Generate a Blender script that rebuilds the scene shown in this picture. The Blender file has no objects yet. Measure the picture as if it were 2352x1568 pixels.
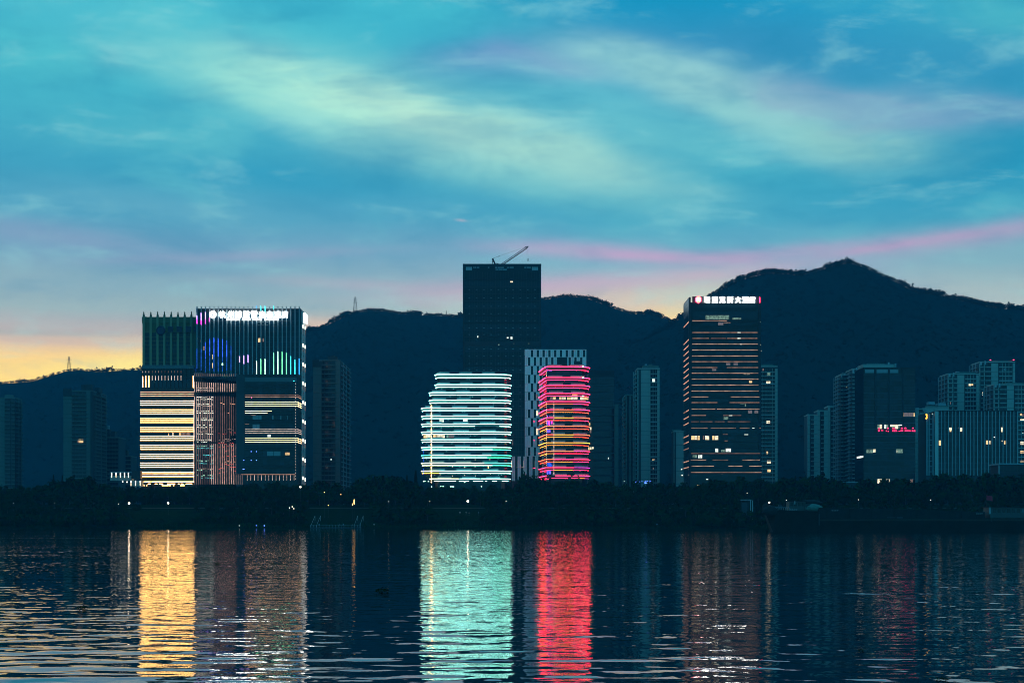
import bpy, bmesh, math, random
import numpy as np
from mathutils import Vector, Matrix, noise
rnd = random.Random(7)
scene = bpy.context.scene
COL = scene.collection

# ------------------------------------------------------------------ camera
LENS = 64.0
F = LENS / 36.0 * 2352.0          # focal length in survey units (photo surveyed at 2352 units wide)
CX, HY, CAMH = 1176.0, 1195.0, 3.6
cam_d = bpy.data.cameras.new('camera')
cam = bpy.data.objects.new('camera', cam_d); COL.objects.link(cam)
cam.location = (0, 0, CAMH); cam.rotation_euler = (math.radians(90), 0, 0)
cam_d.lens = LENS; cam_d.sensor_width = 36.0
cam_d.shift_y = (HY - 784.0) / 2352.0
cam_d.clip_start = 0.5; cam_d.clip_end = 30000
scene.camera = cam

# ------------------------------------------------------------------ view / render
scene.view_settings.view_transform = 'Standard'
scene.view_settings.look = 'None'
scene.view_settings.exposure = 0.0
scene.view_settings.gamma = 1.0
scene.view_settings.use_curve_mapping = False
scene.render.engine = 'CYCLES'
cy = scene.cycles
cy.max_bounces = 3; cy.diffuse_bounces = 1; cy.glossy_bounces = 3; cy.transmission_bounces = 1
cy.filter_width = 0.9
cy.volume_bounces = 0; cy.transparent_max_bounces = 4
cy.use_denoising = True
cy.sample_clamp_indirect = 6.0
cy.caustics_reflective = True

def s2l(h):
    h = h.lstrip('#'); out = []
    for k in (0, 2, 4):
        c = int(h[k:k+2], 16) / 255.0
        out.append(c / 12.92 if c <= 0.04045 else ((c + 0.055) / 1.055) ** 2.4)
    return out

# ------------------------------------------------------------------ world: dusk sky with clouds, laid out by compass bearing and elevation
SUN_EL, SUN_AZ = math.radians(1.5), math.radians(-24.0)
world = bpy.data.worlds.new('World'); scene.world = world; world.use_nodes = True
wt = world.node_tree; wt.nodes.clear()
WN = wt.nodes
def wlink(a, b): wt.links.new(a, b)
def wm(op, a, b=None, c=None, clamp=False):
    n = WN.new('ShaderNodeMath'); n.operation = op; n.use_clamp = clamp
    for i, v in enumerate((a, b, c)):
        if v is None: continue
        if isinstance(v, (int, float)): n.inputs[i].default_value = v
        else: wlink(v, n.inputs[i])
    return n.outputs[0]
def wramp(fac, stops, interp='EASE'):
    n = WN.new('ShaderNodeValToRGB'); cr = n.color_ramp; cr.interpolation = interp
    cr.elements[0].position = stops[0][0]; cr.elements[0].color = (*s2l(stops[0][1]), 1)
    cr.elements[1].position = stops[-1][0]; cr.elements[1].color = (*s2l(stops[-1][1]), 1)
    for p, c in stops[1:-1]:
        e = cr.elements.new(p); e.color = (*s2l(c), 1)
    wlink(fac, n.inputs[0]); return n.outputs[0]
def wmix(fac, a, b):
    n = WN.new('ShaderNodeMix'); n.data_type = 'RGBA'
    if isinstance(fac, (int, float)): n.inputs[0].default_value = fac
    else: wlink(fac, n.inputs[0])
    for s, v in ((6, a), (7, b)):
        if isinstance(v, str): n.inputs[s].default_value = (*s2l(v), 1)
        else: wlink(v, n.inputs[s])
    return n.outputs[2]
def wstep(v, lo, hi):
    n = WN.new('ShaderNodeMapRange'); n.interpolation_type = 'SMOOTHSTEP'
    wlink(v, n.inputs[0]); n.inputs[1].default_value = lo; n.inputs[2].default_value = hi
    return n.outputs[0]
tc = WN.new('ShaderNodeTexCoord')
sep = WN.new('ShaderNodeSeparateXYZ'); wlink(tc.outputs['Generated'], sep.inputs[0])
az = wm('ARCTAN2', sep.outputs[0], sep.outputs[1])
el = wm('ARCSINE', sep.outputs[2])
comb = WN.new('ShaderNodeCombineXYZ'); wlink(az, comb.inputs[0]); wlink(el, comb.inputs[1])
def wnoise(scale, sx, sy, rot=0.0, detail=4.0, dist=0.0, off=(0, 0, 0), rough=0.5):
    mp = WN.new('ShaderNodeMapping'); wlink(comb.outputs[0], mp.inputs[0])
    mp.inputs['Location'].default_value = off
    mp.inputs['Rotation'].default_value = (0, 0, rot); mp.inputs['Scale'].default_value = (sx, sy, 1)
    n = WN.new('ShaderNodeTexNoise'); wlink(mp.outputs[0], n.inputs['Vector'])
    n.inputs['Scale'].default_value = scale; n.inputs['Detail'].default_value = detail
    n.inputs['Distortion'].default_value = dist; n.inputs['Roughness'].default_value = rough
    return n
# soft warp of the bearings so that the clouds get irregular edges
wz = wnoise(7.0, 1.0, 2.2, detail=4.0)
wsep = WN.new('ShaderNodeSeparateColor'); wlink(wz.outputs['Color'], wsep.inputs[0])
azw = wm('ADD', az, wm('MULTIPLY', wm('SUBTRACT', wsep.outputs[0], 0.5), 0.085))
elw = wm('ADD', el, wm('MULTIPLY', wm('SUBTRACT', wsep.outputs[1], 0.5), 0.032))
EMAX = 1.6
def ev(v): return (HY - v) / F / EMAX
eln = wm('DIVIDE', wm('ADD', el, wm('MULTIPLY', wm('SUBTRACT', wsep.outputs[1], 0.5), 0.012)), EMAX, clamp=True)
left = wramp(eln, [(0, '#ffd060'), (ev(850), '#fccf76'), (ev(826), '#f8ca86'), (ev(808), '#e6bf9c'), (ev(790), '#c6afa4'), (ev(770), '#b7abae'), (ev(725), '#9fb4ba'), (ev(660), '#8fb1c1'), (ev(585), '#72a4c3'), (ev(500), '#4ea2c4'), (ev(400), '#38a0c2'), (ev(200), '#3fb1c9'), (ev(20), '#3fb4cd'), (ev(-300), '#2f95b8'), (0.4, '#2590c0'), (1, '#1d7fb4')])
right = wramp(eln, [(0, '#f5d090'), (ev(760), '#f1d29a'), (ev(725), '#dfcaac'), (ev(690), '#bfbdc0'), (ev(640), '#9bb3c8'), (ev(575), '#68aac6'), (ev(500), '#43a4c4'), (ev(400), '#40a9c5'), (ev(200), '#379dc4'), (ev(20), '#1f98c5'), (ev(-300), '#1f86b2'), (0.4, '#2590c0'), (1, '#1d7fb4')])
back = wramp(eln, [(0, '#36a3bf'), (0.06, '#36a6c6'), (0.2, '#2ba2cc'), (0.45, '#2294c4'), (1, '#1d7fb4')])
sky = wmix(wstep(az, -0.12, 0.10), left, right)
right2 = wramp(eln, [(0, '#d9c6a8'), (ev(760), '#cdc6b4'), (ev(690), '#b3c0c2'), (ev(600), '#86b3c4'), (ev(500), '#3a9dc0'), (ev(400), '#2597bd'), (ev(200), '#3695be'), (ev(20), '#2f9fc4'), (ev(-300), '#1f86b2'), (0.4, '#2590c0'), (1, '#1d7fb4')])
sky = wmix(wstep(az, 0.13, 0.26), sky, right2)
streak = wnoise(10.0, 1.0, 4.2, rot=math.radians(17), detail=9.0, dist=0.9, rough=0.6)
streak2 = wnoise(5.0, 1.0, 7.0, rot=math.radians(-3), detail=5.0, dist=0.4, off=(3, 1, 0))
BL = [  # bearing/elevation centre (survey units), half sizes, tilt (deg, + falls to the right), colour, strength, streak source
 (1480, -10, 300, 75, 6, '#008fbf', .85, 0), (1780, 110, 300, 75, 4, '#2f8ab9', .75, 0), (1450, 120, 260, 45, 6, '#3f8cbd', .6, 0),
 (2340, 30, 170, 55, 10, '#52bac6', .6, 0), (90, 110, 150, 60, 10, '#56c4cf', .55, 0), (480, 40, 300, 50, 8, '#50c2d2', .55, 0),
 (1000, 30, 200, 45, 12, '#4cc0d0', .5, 0), (600, 100, 110, 28, 15, '#2499c0', .55, 0), (330, 300, 240, 60, 8, '#55b9c8', .35, 0),
 (620, 395, 300, 34, 4, '#2397c0', .5, 0), (1250, 290, 190, 26, 10, '#3fafc9', .4, 0),
 (1130, 150, 170, 34, -2, '#6c90c6', .75, 0), (1290, 175, 150, 26, 8, '#8ca2cc', .6, 0),
 (640, 205, 200, 58, 16, '#8edbd6', .6, 1), (900, 250, 340, 62, 15, '#bdf0dc', .97, 1), (1010, 275, 220, 34, 17, '#cdf3dc', .75, 1),
 (1230, 330, 260, 44, 14, '#abdcd2', .75, 1), (1310, 400, 190, 34, 8, '#9fd4d0', .6, 1), (1060, 360, 260, 40, 14, '#84cdd0', .5, 1),
 (1480, 172, 120, 34, 14, '#95cbd6', .75, 1), (1640, 225, 260, 44, 16, '#a2d6d6', .85, 1), (1830, 285, 220, 45, 12, '#8fcdd0', .7, 1),
 (2010, 305, 150, 45, 8, '#92cbc9', .75, 1), (1960, 235, 260, 40, 8, '#8fabc8', .65, 1), (2280, 262, 200, 26, 4, '#7aa2c6', .6, 1),
 (1560, 315, 200, 30, 12, '#72c4ce', .5, 1), (1330, 235, 180, 40, 12, '#6fc4d2', .5, 1),
 (1280, 440, 340, 40, 6, '#62b7c8', .45, 2), (430, 480, 380, 34, 6, '#68acc6', .4, 2),
 (130, 545, 340, 30, 5, '#8aa0c4', .6, 2), (520, 588, 280, 12, -3, '#a5aac8', .65, 2), (880, 660, 300, 14, 3, '#bcb2c4', .5, 2),
 (150, 787, 240, 9, 2, '#cbb0a6', .6, 2), (60, 765, 200, 7, 0, '#9fa9ab', .5, 2),
 (1300, 574, 170, 20, 1, '#c4a4cc', .65, 2), (1490, 588, 230, 15, 3, '#d6a0cb', .85, 2), (1850, 577, 300, 17, -5, '#bfa2c8', .6, 2),
 (2230, 541, 260, 24, -9, '#bea4c6', .55, 2), (2080, 560, 170, 10, -8, '#cf9cc6', .55, 2), (1370, 652, 330, 24, -3, '#d4abc6', .85, 2),
 (1600, 630, 240, 12, -4, '#cdb3ca', .6, 2), (1100, 690, 260, 16, 0, '#c9b9c4', .5, 2),
 (1560, 738, 170, 52, -8, '#ffd998', .97, 3), (1430, 690, 260, 30, -4, '#eccdb8', .7, 3), (740, 745, 130, 20, 0, '#e0c0ac', .8, 3),
 (300, 838, 160, 22, -4, '#ffe486', .75, 3), (1059, 506, 12, 3, 6, '#b8b4c8', .6, 3),
]
for (u, v, su, sv, tilt, colr, st, src) in BL:
    a0, e0 = math.atan((u - CX) / F), math.atan((HY - v) / math.hypot(F, u - CX))
    t = math.radians(-tilt); ct, sn = math.cos(t), math.sin(t)
    da = wm('SUBTRACT', azw if src else az, a0) if src != 3 else wm('SUBTRACT', az, a0)
    de = wm('SUBTRACT', elw, e0) if src < 3 else wm('SUBTRACT', el, e0)
    if src == 2:
        de = wm('SUBTRACT', wm('MULTIPLY_ADD', elw, 0.18, wm('MULTIPLY', el, 0.82)), e0)
    p = wm('ADD', wm('MULTIPLY', da, ct * F / su), wm('MULTIPLY', de, sn * F / su))
    q = wm('ADD', wm('MULTIPLY', da, -sn * F / sv), wm('MULTIPLY', de, ct * F / sv))
    g = wm('POWER', 2.718, wm('MULTIPLY', wm('ADD', wm('MULTIPLY', p, p), wm('MULTIPLY', q, q)), -0.9))
    if src == 1:
        g = wm('MULTIPLY', g, wm('MULTIPLY_ADD', streak.outputs['Fac'], 3.1, -0.12), clamp=True)
    elif src == 2:
        g = wm('MULTIPLY', g, wm('MULTIPLY_ADD', streak2.outputs['Fac'], 1.3, 0.35))
    g = wm('MULTIPLY', g, st, clamp=True)
    sky = wmix(g, sky, colr)
patchy = wnoise(6.5, 1.0, 2.6, rot=math.radians(14), detail=7.0, dist=0.35, off=(9, 4, 0), rough=0.6)
up = wstep(el, 0.10, 0.17)
sky = wmix(wm('MULTIPLY', wm('MULTIPLY', wstep(patchy.outputs['Fac'], 0.52, 0.70), up), 0.34), sky, '#6fcbd2')
sky = wmix(wm('MULTIPLY', wm('MULTIPLY', wstep(patchy.outputs['Fac'], 0.50, 0.32), up), 0.38), sky, '#1486b2')
# faint fine structure of the high cloud everywhere
fine = wnoise(16.0, 1.0, 3.2, rot=math.radians(20), detail=8.0, dist=0.25, off=(5, 2, 0), rough=0.62)
sky = wmix(wm('MULTIPLY', wstep(fine.outputs['Fac'], 0.50, 0.76), 0.32), sky, '#a6e2e0')
sky = wmix(wm('MULTIPLY', wstep(fine.outputs['Fac'], 0.50, 0.26), 0.25), sky, '#1484b0')
sky = wmix(wstep(wm('ABSOLUTE', az), 1.0, 2.3), sky, back)
sky = wmix(wstep(el, 0.0, -0.03), sky, '#12303a')
nish = WN.new('ShaderNodeTexSky'); nish.sky_type = 'NISHITA'; nish.sun_disc = False
nish.sun_elevation = SUN_EL; nish.sun_rotation = SUN_AZ
tint = WN.new('ShaderNodeVectorMath'); tint.operation = 'MULTIPLY'; wlink(sky, tint.inputs[0]); tint.inputs[1].default_value = (0.93, 1.0, 0.955)
sky = tint.outputs[0]
bg1 = WN.new('ShaderNodeBackground')
wlink(wm('MULTIPLY_ADD', wstep(el, 0.135, 0.045), 0.56, 1.12), bg1.inputs[1])   # the afterglow: the sky brightens towards the horizon
wlink(sky, bg1.inputs[0])
bg2 = WN.new('ShaderNodeBackground'); bg2.inputs[1].default_value = 0.003; wlink(nish.outputs[0], bg2.inputs[0])
adds = WN.new('ShaderNodeAddShader'); wlink(bg1.outputs[0], adds.inputs[0]); wlink(bg2.outputs[0], adds.inputs[1])
wout = WN.new('ShaderNodeOutputWorld'); wlink(adds.outputs[0], wout.inputs[0])

# the sun has sunk behind the hills on the left; what is left of it is a very weak warm lamp
sun_d = bpy.data.lights.new('sun', 'SUN'); sun_d.energy = 0.03; sun_d.angle = math.radians(0.5); sun_d.color = (1, 0.72, 0.42)
sun = bpy.data.objects.new('sun', sun_d); COL.objects.link(sun)
sdir = Vector((math.sin(SUN_AZ) * math.cos(SUN_EL), math.cos(SUN_AZ) * math.cos(SUN_EL), math.sin(SUN_EL)))
sun.rotation_euler = (-sdir).to_track_quat('-Z', 'Y').to_euler()
sun.location = (0, 0, 500)
# ------------------------------------------------------------------ materials
def pbr(name, col, rough=0.6, metal=0.0, spec=0.5, var=0.0, vscale=0.15, bump=0.0):
    m = bpy.data.materials.new(name); m.use_nodes = True
    b = m.node_tree.nodes['Principled BSDF']
    b.inputs['Base Color'].default_value = (*col, 1); b.inputs['Roughness'].default_value = rough
    b.inputs['Metallic'].default_value = metal; b.inputs['Specular IOR Level'].default_value = spec
    if var or bump:
        nt = m.node_tree
        g = nt.nodes.new('ShaderNodeNewGeometry'); n = nt.nodes.new('ShaderNodeTexNoise')
        nt.links.new(g.outputs['Position'], n.inputs['Vector']); n.inputs['Scale'].default_value = vscale; n.inputs['Detail'].default_value = 6
        if var:
            mx = nt.nodes.new('ShaderNodeMix'); mx.data_type = 'RGBA'
            mx.inputs[6].default_value = (*[c * (1 - var) for c in col], 1); mx.inputs[7].default_value = (*[min(1, c * (1 + var)) for c in col], 1)
            nt.links.new(n.outputs['Fac'], mx.inputs[0]); nt.links.new(mx.outputs[2], b.inputs['Base Color'])
        if bump:
            bp = nt.nodes.new('ShaderNodeBump'); bp.inputs['Strength'].default_value = bump; bp.inputs['Distance'].default_value = 0.4
            nt.links.new(n.outputs['Fac'], bp.inputs['Height']); nt.links.new(bp.outputs[0], b.inputs['Normal'])
    return m
def emi(name, col, strength, var=0.0, vscale=0.6, sampling=None):
    m = bpy.data.materials.new(name); m.use_nodes = True
    nt = m.node_tree; nt.nodes.clear()
    e = nt.nodes.new('ShaderNodeEmission'); o = nt.nodes.new('ShaderNodeOutputMaterial')
    e.inputs[0].default_value = (*col, 1); e.inputs[1].default_value = strength
    if var:
        g = nt.nodes.new('ShaderNodeNewGeometry'); n = nt.nodes.new('ShaderNodeTexNoise'); mr = nt.nodes.new('ShaderNodeMapRange')
        nt.links.new(g.outputs['Position'], n.inputs['Vector']); n.inputs['Scale'].default_value = vscale; n.inputs['Detail'].default_value = 3
        mr.inputs[1].default_value = 0.35; mr.inputs[2].default_value = 0.65
        mr.inputs[3].default_value = strength * (1 - var); mr.inputs[4].default_value = strength * (1 + var)
        nt.links.new(n.outputs['Fac'], mr.inputs[0]); nt.links.new(mr.outputs[0], e.inputs[1])
    nt.links.new(e.outputs[0], o.inputs[0])
    if sampling: m.cycles.emission_sampling = sampling
    return m
M = dict(
 glass=pbr('dark_glass', (.003, .008, .012), .07, 0, .26),
 glass_blue=pbr('blue_glass', (.003, .012, .026), .10, 0, .32),
 glass_bright=pbr('pale_glass', (.035, .065, .09), .12, 0, .5),
 slab=pbr('floor_slab_grey', (.06, .085, .10), .6, var=.2),
 frame=pbr('dark_metal', (.014, .022, .028), .5, .1, .3),
 dark=pbr('dark_cladding', (.010, .015, .020), .6, var=.2),
 fin=pbr('grey_fin', (.22, .29, .32), .5, var=.12),
 fin_pale=pbr('pale_sky', (.32, .38, .40), .5, var=.12),
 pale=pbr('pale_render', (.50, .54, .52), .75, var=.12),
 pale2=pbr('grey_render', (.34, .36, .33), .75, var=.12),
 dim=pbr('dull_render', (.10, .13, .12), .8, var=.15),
 recess=pbr('recess_wall', (.03, .042, .05), .8, var=.2),
 panel_white=pbr('white_panel', (.86, .86, .86), .55, var=.06),
 olive=pbr('bronze_cladding', (.105, .095, .035), .6, .1, var=.2),
 olive_rib=pbr('sand_rib', (.25, .21, .11), .6, var=.15),
 violet=pbr('dark_violet_sign', (.02, .012, .05), .5),
 rail=pbr('glass_rail', (.16, .22, .25), .15, 0, .6),
 steel=pbr('dark_steel', (.04, .035, .04), .5, .5),
 steel_red=pbr('red_painted_steel', (.16, .035, .04), .5),
 roofgrey=pbr('roof_plant', (.16, .2, .22), .7, var=.2),
 gold=emi('gold_led', (1.0, .53, .15), 12.5, .12),
 gold_dim=emi('gold_led_dim', (1.0, .52, .30), 1.8, .3),
 gold_thin=emi('gold_thin_led', (1.0, .62, .28), 4.0, .2),
 refl_white=emi('white_reflection', (.9, 1.0, .85), 1.8, .5),
 refl_aqua=emi('aqua_reflection', (.10, .8, .9), 1.3, .5),
 refl_mint=emi('mint_reflection', (.4, 1.0, .75), 1.4, .5),
 refl_red=emi('red_reflection', (1.0, .10, .08), 1.2, .5),
 rose=emi('rose_reflection', (1.0, .78, .66), .8, .4),
 rose_dim=emi('rose_reflection_dim', (1.0, .72, .62), .24, .4),
 peach=emi('peach_led', (1.0, .54, .36), .65, .45, .25),
 peach_dim=emi('peach_led_dim', (1.0, .52, .36), 0.3, .5, .25),
 cyan=emi('white_cyan_led', (.34, 1.0, .86), 9.0, .08),
 green=emi('green_led', (.08, 1.0, .55), 5.0, .1),
 lemon=emi('lemon_led', (.9, 1.0, .55), 8.0, .1),
 pink=emi('pink_led', (1.0, .016, .065), 21.0, .15),
 orange=emi('orange_led', (1.0, .075, .03), 11.0, .15),
 yellow=emi('yellow_led', (1.0, .40, .04), 6.0, .15),
 magenta=emi('magenta_led', (1.0, .05, .8), 3.0, .1),
 fin_green=emi('green_fin_led', (.20, 1.0, .46), 2.6, .25, .2),
 fin_white=emi('mint_white_fin_led', (.50, 1.0, .72), 3.2, .2, .2),
 lilac=emi('lilac_led', (.55, .34, 1.0), 3.4, .1),
 blue=emi('blue_led', (.03, .13, 1.0), 1.5, .5),
 blue_dim=emi('blue_led_dim', (.02, .16, .9), .6, .5),
 violet_led=emi('violet_led', (.22, .12, 1.0), 1.3, .5),
 mint=emi('mint_led', (.45, 1.0, .75), 6.0, .15),
 aqua=emi('aqua_led', (.05, .8, .85), 2.8, .15),
 azure=emi('azure_led', (.03, .36, 1.0), 2.6, .15),
 sign=emi('white_sign', (1.0, 1.0, .94), 15.0),
 sign_red=emi('red_sign', (1.0, .05, .10), 8.0),
 redlow_sign_refl=emi('red_low_sign_reflection', (1.0, .03, .14), 2.2),
 sign_amber=emi('amber_sign', (1.0, .45, .05), 3.0),
 win_warm=emi('warm_room', (1.0, .66, .30), 1.0, .45, .5),
 win_cream=emi('cream_room', (1.0, .86, .58), 1.15, .4, .5),
 win_white=emi('white_room', (.85, 1.0, .88), 1.2, .4, .5),
 win_green=emi('green_room', (.35, .62, .50), .35, .7, .8),
 win_dim=emi('dim_room', (.75, .50, .42), .22, .7, .8),
 win_grey=emi('curtained_room', (.62, .55, .60), .22, .3, 1.2),
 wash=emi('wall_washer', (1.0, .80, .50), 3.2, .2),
 spot=emi('spot_lamp', (1.0, .93, .75), 4.0),
 globe=emi('globe_lamp', (1.0, .86, .58), 32.0),
 globe_small=emi('small_lamp', (1.0, .88, .66), 2.5),
 lamp_orange=emi('orange_lamp', (1.0, .55, .16), 3.5),
 blue_spot=emi('blue_spot', (.10, .22, 1.0), 4.0),
 beacon=emi('red_beacon', (1.0, .03, .10), 8.0),
)

# ------------------------------------------------------------------ geometry helpers
def wx(px, D): return (px - CX) * D / F
def wz_(py, D): return CAMH + (HY - py) * D / F
def tag(o, label=None, cat=None, group=None, kind=None):
    if label: o['label'] = label
    if cat: o['category'] = cat
    if group: o['group'] = group
    if kind: o['kind'] = kind
    return o
def mesh_obj(name, verts, faces, mat, smooth=False):
    me = bpy.data.meshes.new(name); me.from_pydata([tuple(v) for v in verts], [], faces); me.update()
    if mat: me.materials.append(mat)
    if smooth: me.polygons.foreach_set('use_smooth', [True] * len(me.polygons))
    o = bpy.data.objects.new(name, me); COL.objects.link(o); return o
def set_soft_normals(me, N):
    """leaves shade like the crown they belong to: one soft normal per vertex"""
    me.polygons.foreach_set('use_smooth', np.ones(len(me.polygons), dtype=bool)); me.update()
    me.normals_split_custom_set_from_vertices(N.astype(np.float32).tolist())
def np_obj(name, V, Q, mat, smooth=False):
    """fast mesh from numpy vertices and equal-sided faces"""
    me = bpy.data.meshes.new(name); n = Q.shape[1]
    me.vertices.add(len(V)); me.vertices.foreach_set('co', V.astype(np.float32).ravel())
    me.loops.add(Q.size); me.loops.foreach_set('vertex_index', Q.astype(np.int32).ravel())
    me.polygons.add(len(Q)); me.polygons.foreach_set('loop_start', np.arange(0, Q.size, n, dtype=np.int32))
    if smooth: me.polygons.foreach_set('use_smooth', np.ones(len(Q), dtype=bool))
    me.update(); me.validate()
    if mat: me.materials.append(mat)
    o = bpy.data.objects.new(name, me); COL.objects.link(o); return o
CUBE_V = [(-.5, -.5, -.5), (.5, -.5, -.5), (.5, .5, -.5), (-.5, .5, -.5), (-.5, -.5, .5), (.5, -.5, .5), (.5, .5, .5), (-.5, .5, .5)]
CUBE_F = [(0, 3, 2, 1), (4, 5, 6, 7), (0, 1, 5, 4), (1, 2, 6, 5), (2, 3, 7, 6), (3, 0, 4, 7)]
_cubes = {}
def cube_mesh(mat):
    if mat not in _cubes:
        me = bpy.data.meshes.new('block_' + mat); me.from_pydata(CUBE_V, [], CUBE_F); me.update(); me.materials.append(M[mat]); _cubes[mat] = me
    return _cubes[mat]
def ball_mesh(mat, seg=10, ring=6):
    key = 'ball_' + mat
    if key not in _cubes:
        bm = bmesh.new(); bmesh.ops.create_uvsphere(bm, u_segments=seg, v_segments=ring, radius=1.0)
        me = bpy.data.meshes.new(key); bm.to_mesh(me); bm.free(); me.materials.append(M[mat])
        me.polygons.foreach_set('use_smooth', [True] * len(me.polygons)); _cubes[key] = me
    return _cubes[key]
def bars_mesh(segs, mat, name='bars', sides=4):
    """one mesh of straight bars (p, q, radius) that share their ends: a welded lattice"""
    V, Fc = [], []
    for p, q, r in segs:
        p, q = Vector(p), Vector(q); d = (q - p)
        if d.length < 1e-6: continue
        d.normalize(); a = d.orthogonal().normalized(); b = d.cross(a); s = len(V)
        for c in (p, q):
            for k in range(sides):
                t = 2 * math.pi * k / sides + math.pi / 4
                V.append(c + (a * math.cos(t) + b * math.sin(t)) * r)
        for k in range(sides):
            Fc.append((s + k, s + (k + 1) % sides, s + sides + (k + 1) % sides, s + sides + k))
        Fc.append(tuple(s + k for k in reversed(range(sides)))); Fc.append(tuple(s + sides + k for k in range(sides)))
    me = bpy.data.meshes.new(name); me.from_pydata([tuple(v) for v in V], [], Fc); me.update(); me.materials.append(M[mat]); return me
def text_mesh(body, mat, size_w, size_h, bold=0.012, depth=0.12):
    """lettering as a solid mesh: centred, standing in the XZ plane and facing -Y"""
    cu = bpy.data.curves.new('lettering', 'FONT'); cu.body = body; cu.align_x = 'CENTER'
    cu.extrude = depth; cu.offset = bold; cu.resolution_u = 2
    o = bpy.data.objects.new('lettering', cu); COL.objects.link(o)
    dg = bpy.context.evaluated_depsgraph_get(); dg.update()
    me = bpy.data.meshes.new_from_object(o.evaluated_get(dg))
    bpy.data.objects.remove(o); bpy.data.curves.remove(cu)
    n = len(me.vertices)
    if n == 0: return None
    co = np.zeros(n * 3, np.float32); me.vertices.foreach_get('co', co); co = co.reshape(-1, 3)
    mn, mx = co.min(0), co.max(0); sp = np.maximum(mx - mn, 1e-4)
    c = (co - (mn + mx) / 2) / sp
    out = np.stack([c[:, 0] * size_w, c[:, 2] * -0.3, c[:, 1] * size_h], 1)
    me.vertices.foreach_set('co', out.ravel()); me.update(); me.materials.clear(); me.materials.append(M[mat])
    return me

BASE_Z = 12.0
class Thing:
    """a top-level Empty at the base of a thing; every piece is a child in the thing's own metres"""
    def __init__(s, name, label, cat, px, D, base=BASE_Z, group=None, y=None):
        s.D = D; s.loc = Vector((wx(px, D), D, base))
        s.o = bpy.data.objects.new(name, None); s.o.empty_display_size = 2; COL.objects.link(s.o); s.o.location = s.loc
        tag(s.o, label, cat, group)
        s.gy = HY - (base - 0.6 - CAMH) * F / D          # survey height of the ground line
    def link(s, name, me, world, rot=0.0, scale=(1, 1, 1), label=None, parent=None):
        o = bpy.data.objects.new(name, me); COL.objects.link(o)
        if parent is None:
            o.parent = s.o; o.location = Vector(world) - s.loc; o.rotation_euler = (0, 0, rot); o.scale = scale
        else:   # sub-part: undo the parent's own scale
            o.parent = parent
            pl = parent.location + s.loc
            pm = Matrix.Translation(pl) @ Matrix.Rotation(parent.rotation_euler[2], 4, 'Z') @ Matrix.Diagonal((*parent.scale, 1))
            o.matrix_parent_inverse = pm.inverted()
            o.location = world; o.rotation_euler = (0, 0, rot); o.scale = scale
        if label: o['label'] = label
        return o
    def wbox(s, name, mat, x0, x1, y0, y1, z0, z1, label=None, parent=None):
        return s.link(name, cube_mesh(mat), ((x0 + x1) / 2, (y0 + y1) / 2, (z0 + z1) / 2), 0, (max(abs(x1 - x0), .01), max(abs(y1 - y0), .01), max(abs(z1 - z0), .01)), label, parent)
    def box(s, name, mat, x0, x1, top, bot, d0=0.0, d1=0.4, label=None, parent=None):
        """piece that fills survey columns x0..x1 and rows top..bot on the facade plane, from d0 to d1 metres behind it"""
        D = s.D
        return s.wbox(name, mat, wx(x0, D), wx(x1, D), D + d0, D + d1, wz_(bot, D), wz_(top, D), label, parent)
    def obox(s, name, mat, p, q, z0, z1, thick, off=0.0, label=None, tilt=0.0):
        """upright piece along the ground line p-q, pushed off to its outer (right-hand) side"""
        px_, py_ = p; qx, qy = q; dx, dy = qx - px_, qy - py_; L = math.hypot(dx, dy); nx, ny = dy / L, -dx / L
        c = ((px_ + qx) / 2 + nx * off, (py_ + qy) / 2 + ny * off, (z0 + z1) / 2)
        return s.link(name, cube_mesh(mat), c, math.atan2(dy, dx) + tilt, (L, thick, z1 - z0), label)
    def mesh(s, name, me, label=None, world=None):
        return s.link(name, me, world if world is not None else s.loc, 0, (1, 1, 1), label)
    def local(s, V): return [Vector(v) - s.loc for v in V]
    def ball(s, name, mat, x, y, z, r, label=None, sz=None):
        return s.link(name, ball_mesh(mat), (x, y, z), 0, (r, r, sz or r), label)

def prism(T, name, pts, z0, z1, mat):
    n = len(pts); V = [(x, y, z0) for x, y in pts] + [(x, y, z1) for x, y in pts]
    Fc = [(k, (k + 1) % n, n + (k + 1) % n, n + k) for k in range(n)] + [tuple(reversed(range(n))), tuple(range(n, 2 * n))]
    me = bpy.data.meshes.new(name); me.from_pydata([tuple(v) for v in T.local(V)], [], Fc); me.update(); me.materials.append(M[mat])
    return T.mesh(name, me)
def ribbon(T, name, pts, z0, z1, mat, t=0.35, inner=0.05):
    """closed band along a plan line (outer side to the right), t metres proud"""
    n = len(pts); N = []
    for k in range(n):
        a = pts[max(k - 1, 0)]; b = pts[min(k + 1, n - 1)]; dx, dy = b[0] - a[0], b[1] - a[1]; L = math.hypot(dx, dy) or 1
        N.append((dy / L, -dx / L))
    V = []
    for (x, y), (nx, ny) in zip(pts, N):
        V += [(x - nx * inner, y - ny * inner, z0), (x + nx * t, y + ny * t, z0), (x + nx * t, y + ny * t, z1), (x - nx * inner, y - ny * inner, z1)]
    Fc = []
    for k in range(n - 1):
        a, b = 4 * k, 4 * k + 4
        for i in range(4): Fc.append((a + i, a + (i + 1) % 4, b + (i + 1) % 4, b + i))
    Fc += [(3, 2, 1, 0), tuple(4 * (n - 1) + i for i in range(4))]
    me = bpy.data.meshes.new(name); me.from_pydata([tuple(v) for v in T.local(V)], [], [f[::-1] for f in Fc]); me.update(); me.materials.append(M[mat])
    return T.mesh(name, me)
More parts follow.
